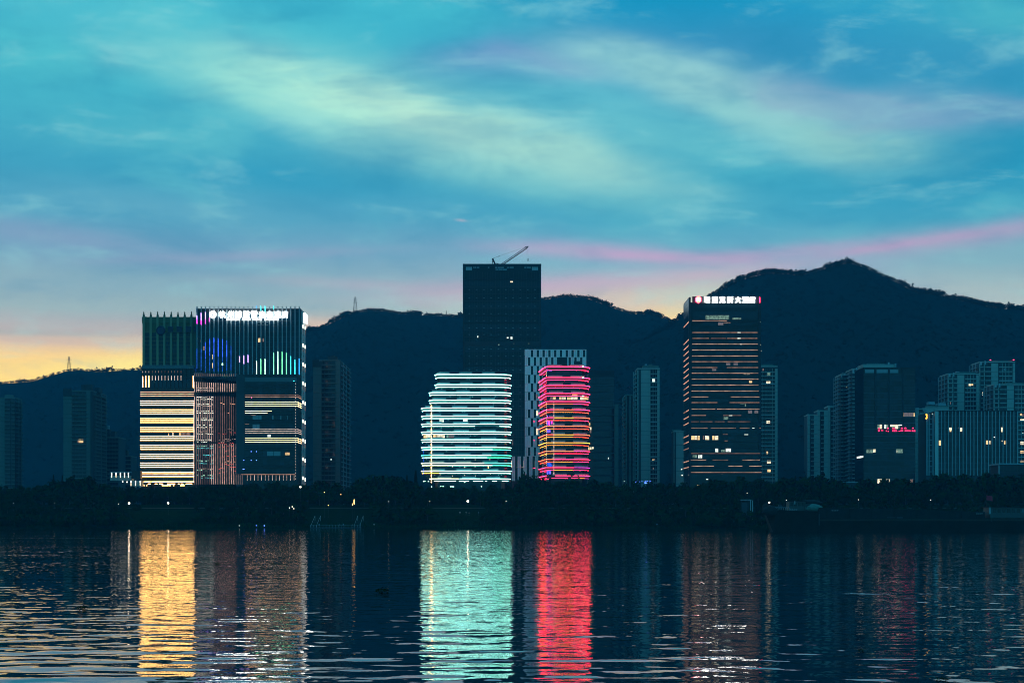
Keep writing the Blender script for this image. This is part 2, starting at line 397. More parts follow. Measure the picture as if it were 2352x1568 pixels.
def round_path(corners, radii, seg=5):
    out = []
    for i, (c, r) in enumerate(zip(corners, radii)):
        c = Vector((c[0], c[1]))
        if i in (0, len(corners) - 1) or r <= 0: out.append(tuple(c)); continue
        a = Vector(corners[i - 1]); b = Vector(corners[i + 1]); da = (a - c).normalized(); db = (b - c).normalized()
        ang = da.angle(db); t = min(r / math.tan(ang / 2), (a - c).length * .49, (b - c).length * .95)
        p, q = c + da * t, c + db * t
        for k in range(seg + 1):
            f = k / seg; out.append(tuple((p * (1 - f) + c * f) * (1 - f) + (c * (1 - f) + q * f) * f))
    return out
def cut_path(path, fa, fb):
    """stretch of a plan line (running along x) between two fractions of its x-range"""
    xs = [p[0] for p in path]; lo, hi = min(xs), max(xs); xa, xb = lo + (hi - lo) * fa, lo + (hi - lo) * fb
    out = []
    def add(c):
        if not out or math.hypot(out[-1][0] - c[0], out[-1][1] - c[1]) > .03: out.append(c)
    for p, q in zip(path, path[1:]):
        dx = q[0] - p[0]
        if abs(dx) < 1e-6:
            if xa - 1e-6 <= p[0] <= xb + 1e-6: add(p); add(q)
            continue
        ta, tb = sorted(((xa - p[0]) / dx, (xb - p[0]) / dx)); ta, tb = max(ta, 0.0), min(tb, 1.0)
        if tb <= ta: continue
        for t in (ta, tb): add((p[0] + dx * t, p[1] + (q[1] - p[1]) * t))
    return out
# ------------------------------------------------------------------ river
def river_waves(X, Y, dx, dy):
    r = np.random.RandomState(11); Zs = np.zeros_like(X)
    NC = 110
    lam = np.exp(r.uniform(np.log(0.45), np.log(9.0), NC)); th = r.normal(0, 0.46, NC); ph = r.uniform(0, 6.283, NC)
    slope = 0.0222 * math.sqrt(2.0 / NC) * np.where(lam < 1.0, 1.0, np.where(lam < 3.2, 1.35, .42))
    # slow gusts: patches of calmer and livelier water
    gust = 0.78 + 0.22 * np.sin(X * .021 + 1.3 + .8 * np.sin(Y * .017)) * np.sin(Y * .031 + .4) + 0.16 * np.sin(X * .07 + Y * .043 + 2.0)
    for k in range(NC):
        kx, ky = 2 * math.pi / lam[k] * math.sin(th[k]), 2 * math.pi / lam[k] * math.cos(th[k])
        w = np.clip((lam[k] / dy - 2.2) / 1.8, 0, 1)
        lx = 2 * math.pi / max(abs(kx), 1e-3); w = w * np.clip((lx / dx - 2.2) / 1.8, 0, 1)
        a = slope[k] * lam[k] / (2 * math.pi)
        Zs += a * w * np.sin(kx * X + ky * Y + ph[k])
    return Zs * gust
ds = [20.0]
while ds[-1] < 884:
    d = ds[-1]; ds.append(d + max(0.12, 0.26 * d * d / 15051.0))
ds[-1] = 886.0
ds = [-300.0, -60.0, 0.0] + ds
ds = np.array(ds); ncol = 430
t = np.linspace(-1, 1, ncol)
half = 0.40 * np.maximum(ds, 20) + 6
Xg = t[None, :] * half[:, None]; Yg = np.repeat(ds[:, None], ncol, 1)
dyr = np.gradient(ds)[:, None]; dxr = (2 * half / (ncol - 1))[:, None]
Zg = river_waves(Xg, Yg, dxr, np.maximum(dyr, 1e-3))
edge = np.clip((1 - np.abs(t)) / .06, 0, 1)[None, :] * np.clip((ds - 19) / 3, 0, 1)[:, None] * np.clip((884 - ds) / 30, 0, 1)[:, None]
Zg *= edge
Xg = np.concatenate([np.full((len(ds), 1), -3500.0), Xg, np.full((len(ds), 1), 3500.0)], 1)
Yg = np.concatenate([ds[:, None], Yg, ds[:, None]], 1); Zg = np.concatenate([np.zeros((len(ds), 1)), Zg, np.zeros((len(ds), 1))], 1)
nr, nc = Xg.shape
idx = np.arange(nr * nc).reshape(nr, nc)
Q = np.stack([idx[:-1, :-1], idx[:-1, 1:], idx[1:, 1:], idx[1:, :-1]], -1).reshape(-1, 4)
wm_ = bpy.data.materials.new('river_water'); wm_.use_nodes = True
nt = wm_.node_tree; nt.nodes.clear()
def wn_(t): return nt.nodes.new(t)
g = wn_('ShaderNodeNewGeometry')
def wtex(sx, sy, scale, detail, dist=0.0):
    mp = wn_('ShaderNodeMapping'); nt.links.new(g.outputs['Position'], mp.inputs[0]); mp.inputs['Scale'].default_value = (sx, sy, 1)
    n = wn_('ShaderNodeTexNoise'); nt.links.new(mp.outputs[0], n.inputs['Vector']); n.inputs['Scale'].default_value = scale; n.inputs['Detail'].default_value = detail; n.inputs['Distortion'].default_value = dist
    return n
def maprange(src, a, b_, c, d_):
    m = wn_('ShaderNodeMapRange'); nt.links.new(src, m.inputs[0])
    for k, v in zip((1, 2, 3, 4), (a, b_, c, d_)): m.inputs[k].default_value = v
    return m.outputs[0]
sp = wn_('ShaderNodeSeparateXYZ'); nt.links.new(g.outputs['Position'], sp.inputs[0])
ruffle = maprange(sp.outputs[1], 45, 190, .035, .165)       # the open middle of the river is ruffled more finely than the near bay
lanes = wtex(.005, .05, 1.0, 4, .3)                            # wind lanes
am = wn_('ShaderNodeMath'); am.operation = 'MULTIPLY'; nt.links.new(ruffle, am.inputs[0]); nt.links.new(maprange(lanes.outputs['Fac'], .38, .70, .75, 1.45), am.inputs[1])
# two old boat wakes still crossing the river: narrow ruffled lines that catch the sky
amp = am
for d0, w0, k0 in ((378, 6.5, .42), (545, 12, .30)):
    wob = wtex(.004, .0, 1.0, 2); rag = wtex(.06, .35, 1.0, 3)
    dd = wn_('ShaderNodeMath'); dd.operation = 'MULTIPLY_ADD'; nt.links.new(wob.outputs['Fac'], dd.inputs[0]); dd.inputs[1].default_value = 26; nt.links.new(sp.outputs[1], dd.inputs[2])
    df_ = wn_('ShaderNodeMath'); df_.operation = 'SUBTRACT'; nt.links.new(dd.outputs[0], df_.inputs[0]); df_.inputs[1].default_value = d0 + 13
    ab = wn_('ShaderNodeMath'); ab.operation = 'ABSOLUTE'; nt.links.new(df_.outputs[0], ab.inputs[0])
    band = maprange(ab.outputs[0], 0, w0, k0, 0)
    bb_ = wn_('ShaderNodeMath'); bb_.operation = 'MULTIPLY'; nt.links.new(band, bb_.inputs[0]); nt.links.new(maprange(rag.outputs['Fac'], .42, .62, .1, 1.3), bb_.inputs[1])
    sm = wn_('ShaderNodeMath'); sm.operation = 'ADD'; nt.links.new(amp.outputs[0], sm.inputs[0]); nt.links.new(bb_.outputs[0], sm.inputs[1]); amp = sm
rip = wtex(3.2, 1.5, 1.0, 2, .3)                              # ripple slopes: two independent noise channels tilt the surface
vs_ = wn_('ShaderNodeVectorMath'); vs_.operation = 'SUBTRACT'; nt.links.new(rip.outputs['Color'], vs_.inputs[0]); vs_.inputs[1].default_value = (.5, .5, .5)
vm_ = wn_('ShaderNodeVectorMath'); vm_.operation = 'SCALE'; nt.links.new(vs_.outputs[0], vm_.inputs[0]); nt.links.new(amp.outputs[0], vm_.inputs['Scale'])
vk = wn_('ShaderNodeVectorMath'); vk.operation = 'MULTIPLY'; nt.links.new(vm_.outputs[0], vk.inputs[0]); vk.inputs[1].default_value = (1, 1, 0)
va = wn_('ShaderNodeVectorMath'); va.operation = 'ADD'; nt.links.new(g.outputs['Normal'], va.inputs[0]); nt.links.new(vk.outputs[0], va.inputs[1])
bp = wn_('ShaderNodeVectorMath'); bp.operation = 'NORMALIZE'; nt.links.new(va.outputs[0], bp.inputs[0])
gl = wn_('ShaderNodeBsdfGlossy'); gl.distribution = 'BECKMANN'; gl.inputs['Color'].default_value = (1, 1, 1, 1); gl.inputs['Roughness'].default_value = .05; nt.links.new(bp.outputs[0], gl.inputs['Normal'])
df = wn_('ShaderNodeBsdfDiffuse'); df.inputs['Color'].default_value = (.001, .016, .024, 1)
fr = wn_('ShaderNodeFresnel'); fr.inputs['IOR'].default_value = 1.333; nt.links.new(bp.outputs[0], fr.inputs['Normal'])
mxs = wn_('ShaderNodeMixShader'); nt.links.new(fr.outputs[0], mxs.inputs[0]); nt.links.new(df.outputs[0], mxs.inputs[1]); nt.links.new(gl.outputs[0], mxs.inputs[2])
wo = wn_('ShaderNodeOutputMaterial'); nt.links.new(mxs.outputs[0], wo.inputs['Surface'])
V = np.stack([Xg, Yg, Zg], -1).reshape(-1, 3)
river = np_obj('water', V, Q, wm_, True)
tag(river, 'dark rippled river reflecting the lit buildings and the dusk sky', kind='structure')

# ------------------------------------------------------------------ ground: river bed edge, planted levee, level city ground behind
M['soil'] = pbr('bank_grass', (.006, .019, .006), .95, 0, 0.0, var=.5, vscale=.25, bump=.4)
prof = [(876, -1.5), (884, -.2), (886, .35), (889, 1.1), (893, 2.0), (900, 4.0), (906, 6.2), (912, 8.2), (920, 9.4), (928, 9.9), (936, 11.2), (948, 12.0), (1000, 12.0), (1300, 12.3), (2000, 14), (3000, 20), (4200, 20)]
xs = np.concatenate([[-3500, -1500], np.linspace(-560, 560, 225), [1500, 3500]])
Xg = np.repeat(xs[None, :], len(prof), 0); Yg = np.repeat(np.array([p[0] for p in prof], float)[:, None], len(xs), 1); Zg = np.repeat(np.array([p[1] for p in prof], float)[:, None], len(xs), 1)
def bank_shift(x): return 2.2 * math.sin(x * .021) + 1.3 * math.sin(x * .061 + 1) + .5 * math.sin(x * .21)
for j, x in enumerate(xs):
    if abs(x) < 600:
        for i in range(2, 11): Yg[i, j] += bank_shift(x) * .8; Zg[i, j] += (.25 * math.sin(x * .13 + i) if i > 2 else .1 * math.sin(x * .5))
def ground_z(x, y):
    yy = y - (bank_shift(x) * .8 if abs(x) < 600 else 0)
    return float(np.interp(yy, [p[0] for p in prof], [p[1] for p in prof]))
nr, nc = Xg.shape; idx = np.arange(nr * nc).reshape(nr, nc)
Q = np.stack([idx[:-1, :-1], idx[:-1, 1:], idx[1:, 1:], idx[1:, :-1]], -1).reshape(-1, 4)
grd = np_obj('ground', np.stack([Xg, Yg, Zg], -1).reshape(-1, 3), Q, M['soil'], True)
tag(grd, 'grassy river bank rising to the level city ground', kind='structure')
# riverside walk along the top of the bank
pv = []; 
for k in range(121):
    x = -560 + 1120 * k / 120
    for yy in (921.5, 924.5): pv.append((x, yy + bank_shift(x) * .8, ground_z(x, yy + bank_shift(x) * .8) + .35))
M['paving'] = pbr('path_paving', (.018, .02, .018), .9, var=.2, vscale=.8)
pth = mesh_obj('path', pv, [(2 * k, 2 * k + 2, 2 * k + 3, 2 * k + 1) for k in range(120)], M['paving'])
tag(pth, 'narrow paved walk along the top of the bank', kind='structure')

# ------------------------------------------------------------------ hills
M['hill'] = pbr('wooded_hill', (.006, .028, .033), .95, 0, 0.0, var=.15, vscale=.02)
M['hillwood'] = pbr('hill_foliage', (.006, .028, .033), .9, 0, 0.0, var=.15, vscale=.05)
def hill(label, D, ridge, front, rise_seed, spurs, forest_n, ridge_n, xlo, xhi, flabel):
    rx = [p[0] for p in ridge]; ry = [p[1] for p in ridge]
    nx, nv = 240, 44
    us = np.linspace(rx[0], rx[-1], nx); hz = np.array([wz_(np.interp(u, rx, ry), D) for u in us])
    hz = np.maximum(hz - 2.5, 14); X0 = np.array([wx(u, D) for u in us])
    vs = np.linspace(-1, 1, nv)
    V = np.zeros((nv, nx, 3))
    def shape(v, x, h):
        g = math.cos(v * math.pi / 2) ** 1.15 if abs(v) < 1 else 0.0
        if v == 0: return h
        sp = noise.fractal(Vector((x * spurs, v * 1.1 + rise_seed, rise_seed)), .9, 2.0, 5)
        w = min(1.0, abs(v) * 3.0) * (1 - abs(v) ** 3)
        return 12 + (h - 12) * max(0.0, min(g + .16 * sp * w, 1.0 - .80 * abs(v)))
    vs[np.argmin(abs(vs))] = 0.0
    for i, v in enumerate(vs):
        for j in range(nx):
            depth = front * (1 if v < 0 else .8)
            V[i, j] = (X0[j] * (1 + v * depth / D * .6), D + v * depth, shape(v, X0[j], hz[j]))
    idx = np.arange(nv * nx).reshape(nv, nx)
    Q = np.stack([idx[:-1, :-1], idx[:-1, 1:], idx[1:, 1:], idx[1:, :-1]], -1).reshape(-1, 4)
    o = np_obj('hill', V.reshape(-1, 3), Q, M['hill'], True); tag(o, label, kind='structure')
    # woodland: loose leaf clumps over the near slope and along the crest
    r = np.random.RandomState(int(rise_seed * 10) + 3)
    ci = int(np.argmin(abs(vs)))
    pos = []; siz = []
    for k in range(forest_n):
        i = r.uniform(ci - 20, ci + .5); j = r.uniform(0, nx - 1.01); u = us[int(j)]
        if not (xlo <= u <= xhi): continue
        i0, j0 = int(i), int(j); fi, fj = i - i0, j - j0; i1 = min(i0 + 1, nv - 1)
        p = (V[i0, j0] * (1 - fi) * (1 - fj) + V[i1, j0] * fi * (1 - fj) + V[i0, j0 + 1] * (1 - fi) * fj + V[i1, j0 + 1] * fi * fj)
        pos.append(p); siz.append(r.uniform(1.6, 3.0))
    n_slope = len(pos)
    for k in range(ridge_n):
        j = r.uniform(0, nx - 1.01); u = us[int(j)]
        if not (xlo <= u <= xhi): continue
        j0 = int(j); fj = j - j0; p = V[ci, j0] * (1 - fj) + V[ci, j0 + 1] * fj
        tall = noise.noise(Vector((j * .12, rise_seed, 0))) > .08
        pos.append(p + np.array([0, r.uniform(-8, 8), 0])); siz.append(r.uniform(1.2, 2.2) if not tall else r.uniform(1.8, 4.0))
    pos = np.array(pos); siz = np.array(siz); n = len(pos); L = 15
    c = r.normal(0, 1, (n, L, 3)); c /= np.linalg.norm(c, axis=2, keepdims=True); c *= r.uniform(.35, 1.0, (n, L, 1)) * np.array([1, 1, .95]); lift = np.where(np.arange(n) >= n_slope, .75, .2); c[..., 2] += lift[:, None]
    C = pos[:, None, :] + c * siz[:, None, None]
    a = r.normal(0, 1, (n, L, 3)); bb = r.normal(0, 1, (n, L, 3))
    a /= np.linalg.norm(a, axis=2, keepdims=True); bb /= np.linalg.norm(bb, axis=2, keepdims=True)
    s = siz[:, None, None] * r.uniform(.3, .62, (n, L, 1))
    P3 = np.stack([C + a * s, C + bb * s, C - (a + bb) * s * .6], 2).reshape(-1, 3, 3)
    want = np.array([0, -.75, .65]); gn = np.cross(P3[:, 1] - P3[:, 0], P3[:, 2] - P3[:, 0]); flip = (gn @ want) < 0
    P3[flip] = P3[flip][:, ::-1]; V3 = P3.reshape(-1, 3)
    out = (C - pos[:, None, :]) / siz[:, None, None]; NN = np.repeat((out * .55 + want).reshape(-1, 3), 3, 0); NN /= np.linalg.norm(NN, axis=1, keepdims=True)
    fo = np_obj('hill_forest', V3, np.arange(len(V3)).reshape(-1, 3), M['hillwood']); set_soft_normals(fo.data, NN)
    tag(fo, flabel, kind='stuff')
    return V
hill('far wooded ridge below the yellow glow', 2600, [(-700, 980), (-300, 900), (-60, 880), (20, 876), (75, 872), (110, 861), (150, 849), (185, 846), (230, 851), (275, 847), (320, 845), (370, 858), (430, 890), (520, 935), (640, 990), (760, 1060)], 700, 1.0, .0040, 3000, 1100, -60, 640, 'dark trees covering the far left ridge')
hill('middle wooded hill with a pylon on its crest', 2450, [(330, 940), (480, 868), (600, 805), (700, 758), (735, 750), (760, 738), (800, 719), (830, 712), (850, 709), (880, 710), (920, 717), (980, 720), (1060, 724), (1140, 712), (1200, 694), (1243, 685), (1300, 676), (1345, 680), (1400, 700), (1450, 717), (1490, 716), (1530, 729), (1570, 746), (1640, 775), (1760, 835), (1900, 905), (2050, 980)], 900, 2.0, .0035, 7000, 2600, 300, 1700, 'dark trees covering the middle hill')
hill('tall wooded hill with a pointed summit', 2150, [(1160, 900), (1260, 852), (1340, 818), (1400, 800), (1480, 776), (1545, 742), (1590, 700), (1640, 669), (1700, 639), (1760, 623), (1800, 624), (1835, 628), (1870, 619), (1910, 608), (1948, 599), (1985, 609), (2030, 631), (2070, 648), (2100, 667), (2150, 672), (2200, 684), (2260, 698), (2352, 709), (2450, 722), (2600, 760), (2900, 840), (3400, 980)], 800, 3.4, .0040, 9000, 3000, 1150, 2450, 'dark trees covering the tall right hill')

# ------------------------------------------------------------------ air: thin even evening haze round the whole place
hz = mesh_obj('haze', [(v[0] * 7200, 1970 + v[1] * 4700, 200 + v[2] * 406) for v in CUBE_V], CUBE_F, None)
hm = bpy.data.materials.new('evening_haze'); hm.use_nodes = True; ht = hm.node_tree; ht.nodes.clear()
pvn = ht.nodes.new('ShaderNodeVolumePrincipled'); pvn.inputs['Color'].default_value = (.12, .62, 1.0, 1); pvn.inputs['Density'].default_value = 7.5e-5; pvn.inputs['Anisotropy'].default_value = 0.0
ho = ht.nodes.new('ShaderNodeOutputMaterial'); ht.links.new(pvn.outputs[0], ho.inputs['Volume'])
hz.data.materials.append(hm); tag(hz, 'thin blue evening haze over the river', kind='stuff')
# ------------------------------------------------------------------ buildings: generic residential tower
def lit(T, rects, d0=-.06, d1=.25, name='lit_window'):
    for (x0, x1, y0, y1, mat) in rects: T.box(name, mat, x0, x1, y0, y1, d0, d1)
def residential(label, group, D, x0, x1, top, depth, cols, step, mats=('pale', 'recess'), roofs=(), side=None, lits=(), joint=.16, ctop=None, cat='apartment tower', deep=.7, band=0, band_mat=None):
    """cols: (a, b, kind, n): wall = pier of storey-high panels, win = n panes per storey behind slab edges, slot = dark recess"""
    T = Thing('apartment_tower', label, cat, (x0 + x1) / 2, D, group=group)
    pale, rec = mats; gy = T.gy
    T.box('core', rec, x0 + .3, x1 - .3, top + 1.5, gy, deep, depth)
    nfl = int((min(gy, 1116) - top - 3) / step) + 1
    y0 = ctop if ctop is not None else top + 2.5
    T.box('parapet', pale, x0 - .2, x1 + .2, top, top + 2.6, -.1, depth + .2)
    jj = joint * F / D
    for (a, b, kind, n) in cols:
        if kind == 'slot': continue
        for k in range(nfl):
            ya, yb = y0 + k * step, y0 + (k + 1) * step
            if kind == 'wall':
                T.box('wall_panel', pale, a, b, ya + jj, yb, 0, deep)
            else:
                T.box('floor_slab', band_mat or pale, a, b, yb - step * .2, yb, -.12 + (.0 if kind == 'win' else -1.0), deep)
                w = (b - a) / n
                for i in range(n):
                    T.box('window_pane', 'glass' if (k * 7 + i * 3) % 5 else 'glass_blue', a + w * (i + .1), a + w * (i + .9), ya + .2, yb - step * .2, deep - .42, deep - .02)
                for i in range(1, n):
                    if kind == 'win': T.box('mullion', pale, a + w * (i - .1), a + w * (i + .1), ya + .02, yb - step * .2, deep - .3, deep)
        if band and kind == 'win':
            k = band - 1
            while k < nfl:
                T.box('belt_course', 'fin_pale', a - .3, b + .3, y0 + (k + 1) * step - 1.0, y0 + (k + 1) * step + .6, -.3, deep - .1); k += band
    for (a, b, ya, yb, d0, d1, m) in roofs: T.box('roof_plant_room', m, a, b, ya, yb, d0, d1)
    if side:
        sgn, posts, m = side         # balconies on the flank: slabs each storey, posts standing on the slabs' outer edge
        xe = wx(x0, D) if sgn < 0 else wx(x1, D)
        for k in range(nfl):
            z = wz_(y0 + (k + 1) * step, D)
            T.wbox('balcony_slab', m, xe + sgn * .05, xe + sgn * 1.5, D + depth * .10, D + depth * .48, z, z + .45)
            T.wbox('balcony_slab', m, xe + sgn * .05, xe + sgn * 1.5, D + depth * .56, D + depth * .94, z, z + .45)
        for p in posts:
            T.wbox('balcony_post', m, xe + sgn * 1.2, xe + sgn * 1.62, D + depth * p - .35, D + depth * p + .35, BASE_Z - 1, wz_(top + 4, D))
    lit(T, lits, -.15 + deep - .35, deep - .1)
    return T
G_RES = 'apartment towers at the foot of the hills'
# far left, cut by the photo's edge
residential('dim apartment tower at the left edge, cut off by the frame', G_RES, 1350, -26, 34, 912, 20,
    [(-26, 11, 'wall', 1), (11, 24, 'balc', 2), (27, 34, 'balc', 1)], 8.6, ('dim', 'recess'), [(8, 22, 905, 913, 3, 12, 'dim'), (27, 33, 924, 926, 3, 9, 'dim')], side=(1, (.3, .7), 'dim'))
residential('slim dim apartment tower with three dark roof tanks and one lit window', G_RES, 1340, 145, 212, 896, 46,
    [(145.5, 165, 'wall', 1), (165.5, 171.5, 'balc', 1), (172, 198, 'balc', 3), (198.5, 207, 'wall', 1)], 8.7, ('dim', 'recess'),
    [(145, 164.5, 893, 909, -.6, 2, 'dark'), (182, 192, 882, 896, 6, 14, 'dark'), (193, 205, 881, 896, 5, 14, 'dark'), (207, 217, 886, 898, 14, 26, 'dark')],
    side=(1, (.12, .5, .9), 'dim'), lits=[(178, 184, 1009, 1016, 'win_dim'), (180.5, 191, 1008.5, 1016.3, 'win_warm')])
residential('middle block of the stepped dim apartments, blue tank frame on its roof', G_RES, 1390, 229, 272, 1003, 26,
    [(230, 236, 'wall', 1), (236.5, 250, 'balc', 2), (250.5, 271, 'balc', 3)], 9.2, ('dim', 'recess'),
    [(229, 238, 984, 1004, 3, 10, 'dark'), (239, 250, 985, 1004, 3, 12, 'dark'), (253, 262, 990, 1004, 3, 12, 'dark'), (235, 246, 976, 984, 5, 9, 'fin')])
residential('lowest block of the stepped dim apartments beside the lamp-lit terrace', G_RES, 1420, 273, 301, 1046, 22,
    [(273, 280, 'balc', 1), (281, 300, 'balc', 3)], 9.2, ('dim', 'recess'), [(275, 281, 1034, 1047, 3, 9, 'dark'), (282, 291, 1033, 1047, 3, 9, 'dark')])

# low terrace with up-lit columns
T = Thing('entrance_terrace', 'low terrace with bright up-lit columns left of the gold-striped block', 'terrace', 290, 1075)
T.box('upper_wall', 'pale2', 252, 300.5, 1092, 1103, .6, 8); T.box('lower_wall', 'pale2', 298, 324, 1103.5, 1116, .6, 8)
T.box('dark_screen', 'dark', 301.5, 322, 1081, 1099, 1, 6); T.box('roof_slab', 'fin', 252, 301, 1083, 1084.5, .5, 8)
for x in (256.5, 266.5, 276.5, 286, 295):
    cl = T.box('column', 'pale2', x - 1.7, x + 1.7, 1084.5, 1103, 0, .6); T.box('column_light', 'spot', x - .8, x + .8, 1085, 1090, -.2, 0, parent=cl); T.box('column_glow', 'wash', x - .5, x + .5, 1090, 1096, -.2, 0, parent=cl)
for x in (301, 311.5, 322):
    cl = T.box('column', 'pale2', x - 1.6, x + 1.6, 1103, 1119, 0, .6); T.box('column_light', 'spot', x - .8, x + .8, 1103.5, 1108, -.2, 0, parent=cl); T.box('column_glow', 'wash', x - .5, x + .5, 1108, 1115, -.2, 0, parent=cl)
T.box('wall_light', 'spot', 280.5, 282.5, 1104.5, 1107, .2, .55); T.box('wall_light', 'spot', 290.5, 292.5, 1105, 1108, .2, .55)

# ------------------------------------------------------------------ bronze tower with pinnacles, behind the gold block
T = Thing('office_tower', 'bronze tower with pinnacles along its roof and an unlit round emblem', 'tower', 388, 1150)
D = T.D
T.box('body', 'olive', 326.5, 450, 728, T.gy, .8, 34)
T.box('parapet', 'olive', 326, 450, 727.6, 742, .25, 1.2)
ribs = (329.8, 346, 361.6, 377.2, 392.8, 408.4, 423.9, 439.3)
for x in ribs:
    T.box('rib', 'olive_rib', x - 2.6, x + 2.6, 727, 852, 0, .8)
    zc = wz_(727, D)
    T.box('pinnacle_base', 'olive', x - 2.1, x + 2.1, 722.5, 727, 0, 1.4)
    me = bars_mesh([((0, 0, 0), (0, 0, 1.3), .42), ((0, 0, 1.3), (0, 0, 2.2), .22)], 'olive', 'pinnacle', 6)
    T.mesh('pinnacle', me, world=(wx(x, D), D + .7, wz_(722.5, D)))
for k in range(5):
    T.wbox('pinnacle_base', 'olive', wx(326.4, D), wx(328.6, D), D + 4 + k * 6, D + 5.2 + k * 6, wz_(728, D), wz_(723, D))
for i, (a, b) in enumerate(zip(ribs[:-1], ribs[1:])):
    T.box('louvre_band', 'olive', a + 3, b - 3, 729.5, 741, .1, .25)
    for k in range(9):
        T.box('window_pane', 'glass', a + 3, b - 3, 764 + k * 9.6, 772.6 + k * 9.6, .55, .8)
        T.box('spandrel', 'olive', a + 2.8, b - 2.8, 772.6 + k * 9.6, 773.6 + k * 9.6, .4, .8)
ring = []
for k in range(20):
    t0, t1 = 2 * math.pi * k / 20, 2 * math.pi * (k + 1) / 20
    ring.append(((math.cos(t0) * 2.6, 0, math.sin(t0) * 2.6), (math.cos(t1) * 2.6, 0, math.sin(t1) * 2.6), .32))
T.mesh('emblem_ring', bars_mesh(ring, 'violet', 'emblem_ring'), world=(wx(369.4, D), D - .5, wz_(759, D)))
disc = [(math.cos(t) * 2.3, -.2, math.sin(t) * 2.3) for t in np.linspace(0, 2 * math.pi, 17)[:-1]] + [(math.cos(t) * 2.3, .2, math.sin(t) * 2.3) for t in np.linspace(0, 2 * math.pi, 17)[:-1]]
me = bpy.data.meshes.new('emblem'); me.from_pydata(disc, [], [tuple(range(16)), tuple(reversed(range(16, 32)))] + [(k, 16 + k, 16 + (k + 1) % 16, (k + 1) % 16) for k in range(16)]); me.materials.append(M['violet'])
T.mesh('emblem', me, world=(wx(369.4, D), D - .5, wz_(759, D)))
for (a, b) in ((386, 397.5), (406, 418.5), (427, 439), (445, 450)):
    w = wx(b, D) - wx(a, D)
    sl = T.box('sign_letter', 'violet', a, b, 749.5, 762, -.6, -.35)
    T.box('letter_stroke', 'dark', a + 1, b - 1, 752.5, 754, -.75, -.6, parent=sl); T.box('letter_stroke', 'dark', a + 1, b - 1, 757, 758.5, -.75, -.6, parent=sl)
T.box('sign_rail', 'dark', 384, 450, 763, 764, -.4, .1)

# ------------------------------------------------------------------ gold-striped block
T = Thing('office_block', 'office block striped floor by floor with triple bands of gold light', 'office block', 384, 1100)
D = T.D
T.box('body', 'glass', 324, 445, 842, T.gy, .9, 40)
T.box('roof_screen', 'glass_bright', 326, 444.5, 838, 846, .3, 3); T.box('cornice', 'frame', 325.5, 445, 865, 869.5, .2, 2)
for k in range(13):
    x = 327.5 + k * 9.1
    T.box('roof_fin', 'frame', x - .3, x + .3, 843, 893, .35, .9)
    if k < 12: T.box('window_pane', 'glass_blue', x + .6, x + 8.4, 869.8, 890, .5, .9)
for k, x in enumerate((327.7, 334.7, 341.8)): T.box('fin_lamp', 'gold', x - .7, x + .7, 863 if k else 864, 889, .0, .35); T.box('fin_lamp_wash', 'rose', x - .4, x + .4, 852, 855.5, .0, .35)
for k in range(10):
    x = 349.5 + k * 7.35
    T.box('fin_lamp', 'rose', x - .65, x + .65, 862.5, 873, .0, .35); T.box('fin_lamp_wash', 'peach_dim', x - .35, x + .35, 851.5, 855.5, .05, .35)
T.box('fin_lamp', 'gold', 443, 444.6, 863, 890, 0, .35)
xl = wx(322.6, D); xr = wx(445.4, D)
def gold_band(y, th, mat, a=322.6, b=445.4, corner=True):
    T.box('light_strip', mat, a, b, y, y + th, -.45, .1)
    if corner: T.wbox('light_strip_return', mat, xl - .12, xl, D - .45, D + 3.0, wz_(y + th, D), wz_(y, D))
for y in (899.6, 904.2, 908.9): gold_band(y, 1.1, 'gold_dim')
for i, y in enumerate((919.4, 939.6, 959.6, 980.1, 1000.5, 1021.2, 1041.6, 1061.8)):
    for dy in (0, 4.7, 9.4): gold_band(y + dy + .5, 1.0, 'gold')
    T.box('slab_edge', 'dark', 323, 445, y - .9, y + 13.2, -.1, .5)
    for k in range(14):
        a = 324 + k * 8.65
        T.box('window_pane', 'glass', a, a + 8.2, y + 13.4, y + 19.1, .55, .9)
for dy, m in ((0, 'gold'), (4.6, 'gold_dim'), (9.3, 'gold')): gold_band(1083.2 + dy, 2.0, m)
gold_band(1105, 1.8, 'gold')
for (a, b) in ((340, 346), (356, 361), (366, 374), (384, 402), (409, 412), (416, 421), (427, 441)): T.box('light_strip', 'gold', a, b, 1110, 1112, -.4, .1)
for (a, b) in ((326, 332), (336, 338), (372, 392), (398, 400), (414, 424)): T.box('light_strip', 'gold', a, b, 1113.8, 1115.3, -.4, .1)
for k in range(13): T.box('canopy_post', 'frame', 325 + k * 9.9, 325.8 + k * 9.9, 1097, 1126, .0, .4)
T.box('corner_light', 'rose', 444.2, 445.2, 919, 1106, -.3, .1)
lit(T, [(386, 388, 994.4, 1000, 'win_warm'), (396, 398, 993, 1000, 'win_cream'), (411, 416, 994, 1000, 'win_warm'), (418, 437, 993.5, 1000, 'win_dim')], .35, .9)

